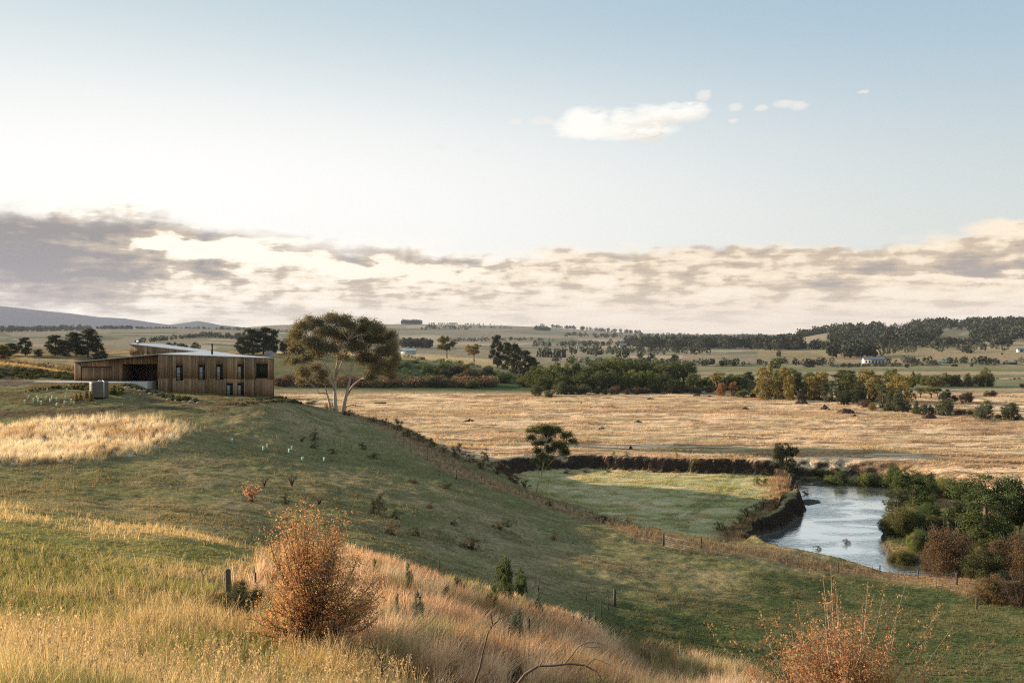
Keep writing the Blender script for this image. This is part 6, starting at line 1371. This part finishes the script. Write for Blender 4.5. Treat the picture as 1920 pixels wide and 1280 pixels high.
        o = mk('earth_heap', V, np.array(Fq), dm, None, None, False, g); tag(o, ORD[k] + ' from the left of the dark earth heaps on the golden plain', 'earth heap', 'dark earth heaps on the golden plain')
    for k, a in enumerate(sorted(Mh)): heap(k, *a)
    # logs
    for px, b, w, l in [(712, 756, 24, 'long thin grey log lying on the plain beyond the big gum'), (1128, 805, 12, 'short dark log on the plain right of the meadow gum')]:
        g, s = at_px(px, b, 0); t = thing('fallen_log', l, 'log', g); m = MB(); m.tube([(-w * s / 2, 0, .2), (0, .5, .25), (w * s / 2, .8, .3)], [.12, .28, .2], 8); m.tube([(0, .5, .3), (w * s * .2, .2, 1.0)], [.1, .04], 5); m.build('stem', MAT['bark'], t)
    # tussocks standing in the river
    for px, py, w, h, l in [(1588, 1019, 17, 10, 'dark tussock standing in the rapids nearer the right bank'), (1533, 1030, 17, 8, 'dark tussock standing in the rapids nearer the fence'), (1513, 927, 20, 9, 'mossy clump at the edge of the inner bank'), (1629, 921, 16, 3, 'flat green patch breaking the water near the far bushes')]:
        g, s = at_px(px, py, WZ); g.z = WZ - .05; plant('river_tussock', 'scruff', 'mid', g, w * s, h * s, l, 'tussock', 'gorse')
    # farm buildings far off
    wm = simple_mat('white_wall', (.45, .465, .47), .7); rfm = simple_mat('grey_roof', (.20, .22, .25), .6); gr = simple_mat('green_roof', (.16, .30, .26), .6); sh = simple_mat('shed_steel', (.36, .44, .48), .45, .2); dg = simple_mat('dark_gap', (.03, .03, .035), .5)
    def farm(px, b, w, h, Y, label, cat='farmhouse', wmat=wm, rmat=rfm, depth=.5, wins=4, roofk=.42, nm='farmhouse'):
        g = GY(px, Y); s = Y / F; W_, Hh = w * s, h * s; D = W_ * depth; g.z = g.z - .2
        t = thing(nm, label, cat, g); hw = Hh * (1 - roofk)
        m = MB(); m.box(-W_ / 2, W_ / 2, 0, D, -1, hw); m.add([(-W_ / 2, 0, hw), (-W_ / 2, D, hw), (-W_ / 2, D / 2, Hh - .05)], F3=[(0, 2, 1)]); m.add([(W_ / 2, 0, hw), (W_ / 2, D, hw), (W_ / 2, D / 2, Hh - .05)], F3=[(0, 1, 2)]); m.build('wall', wmat, t)
        m = MB(); e = .4; V = [(-W_ / 2 - e, -e, hw - .1), (W_ / 2 + e, -e, hw - .1), (W_ / 2 + e, D / 2, Hh), (-W_ / 2 - e, D / 2, Hh), (W_ / 2 + e, D + e, hw - .1), (-W_ / 2 - e, D + e, hw - .1)]
        m.add(V + [(v[0], v[1], v[2] - .15) for v in V], [(0, 1, 2, 3), (3, 2, 4, 5), (7, 6, 9, 8), (8, 9, 11, 10), (0, 6, 7, 1), (5, 4, 10, 11)]); m.build('roof', rmat, t)
        for i in range(wins):
            x = -W_ / 2 + W_ * (i + .5) / wins; m = MB(); m.box(x - W_ * .22 / wins, x + W_ * .22 / wins, -.08, .02, hw * .35, hw * .78); m.build('window', dg, t)
    Yh = 700
    farm(1640, 683, 38, 14, Yh, 'long two storey white farmhouse beyond the far pasture', wins=6, depth=.35, roofk=.3)
    farm(1770, 680, 19, 5, 700, 'low pale green roofed shed half hidden by garden trees', 'shed', wm, gr, .4, 3, .5, 'farm_shed')
    farm(1895, 684, 18, 6, 690, 'low dark open shed at the right end of the pasture', 'shed', MAT['bark'], rfm, .5, 3, .3, 'farm_shed')
    farm(765, 660, 27, 11, 640, 'pale blue steel shed on the golden rise right of the big gum', 'shed', sh, sh, .6, 0, .3, 'farm_shed')
    farm(1746, 616, 15, 7, 1620, 'small white house on the crest of the wooded hill', wins=2)
    farm(1088, 652, 15, 5, 1560, 'long low white building on the pale hill behind poplars', wins=3)
    farm(1168, 655, 13, 8, 1480, 'pale green house at the left end of the middle wood', wmat=gr, wins=2)
    farm(1915, 648, 12, 9, 900, 'white house among trees at the right picture edge', wins=1)
    # small rounded steel shed behind the house end
    g = GY(505, 455); s = 455 / F; t = thing('round_shed', 'small white curved roof shed behind the end of the timber house', 'shed', g); m = MB(); n = 12; r = 9.5 * s; V = [(r * math.cos(math.pi * i / n), y, r * .95 * math.sin(math.pi * i / n) - .1) for y in (0, 6) for i in range(n + 1)]
    m.add(V, [(i, i + 1, n + 2 + i, n + 1 + i) for i in range(n)]); m.build('roof', simple_mat('shed_white', (.5, .52, .55), .5), t); m = MB(); m.add([(r * math.cos(math.pi * i / n), .02, r * .95 * math.sin(math.pi * i / n) - .1) for i in range(n + 1)] + [(0, .02, 0)], F3=[(i, i + 1, n + 1) for i in range(n)]); m.build('wall', simple_mat('shed_grey', (.30, .33, .37), .6), t)
    # poplars in front of the pale hill
    Pp = [(1008 + i * 5.2 + rng.uniform(-1, 1), 0, 4.2 + rng.uniform(0, 3.5), 10 + rng.uniform(0, 4), None, None, 900) for i in range(11)]
    row([p for p in Pp], 'poplar_tree', 'poplar', 'lo', '{n} from the left in the row of little poplars on the far flat', 'tree', 'farb', 'row of little poplars on the far flat')
build_materials()
build_ground(); build_water(); build_world(); build_light_cam(); build_haze()
build_far_trees(); build_woods(); build_near_trees(); build_house(); build_fences(); build_small()
build_grass()
print('script done in %.1f s' % (time.time() - T0))
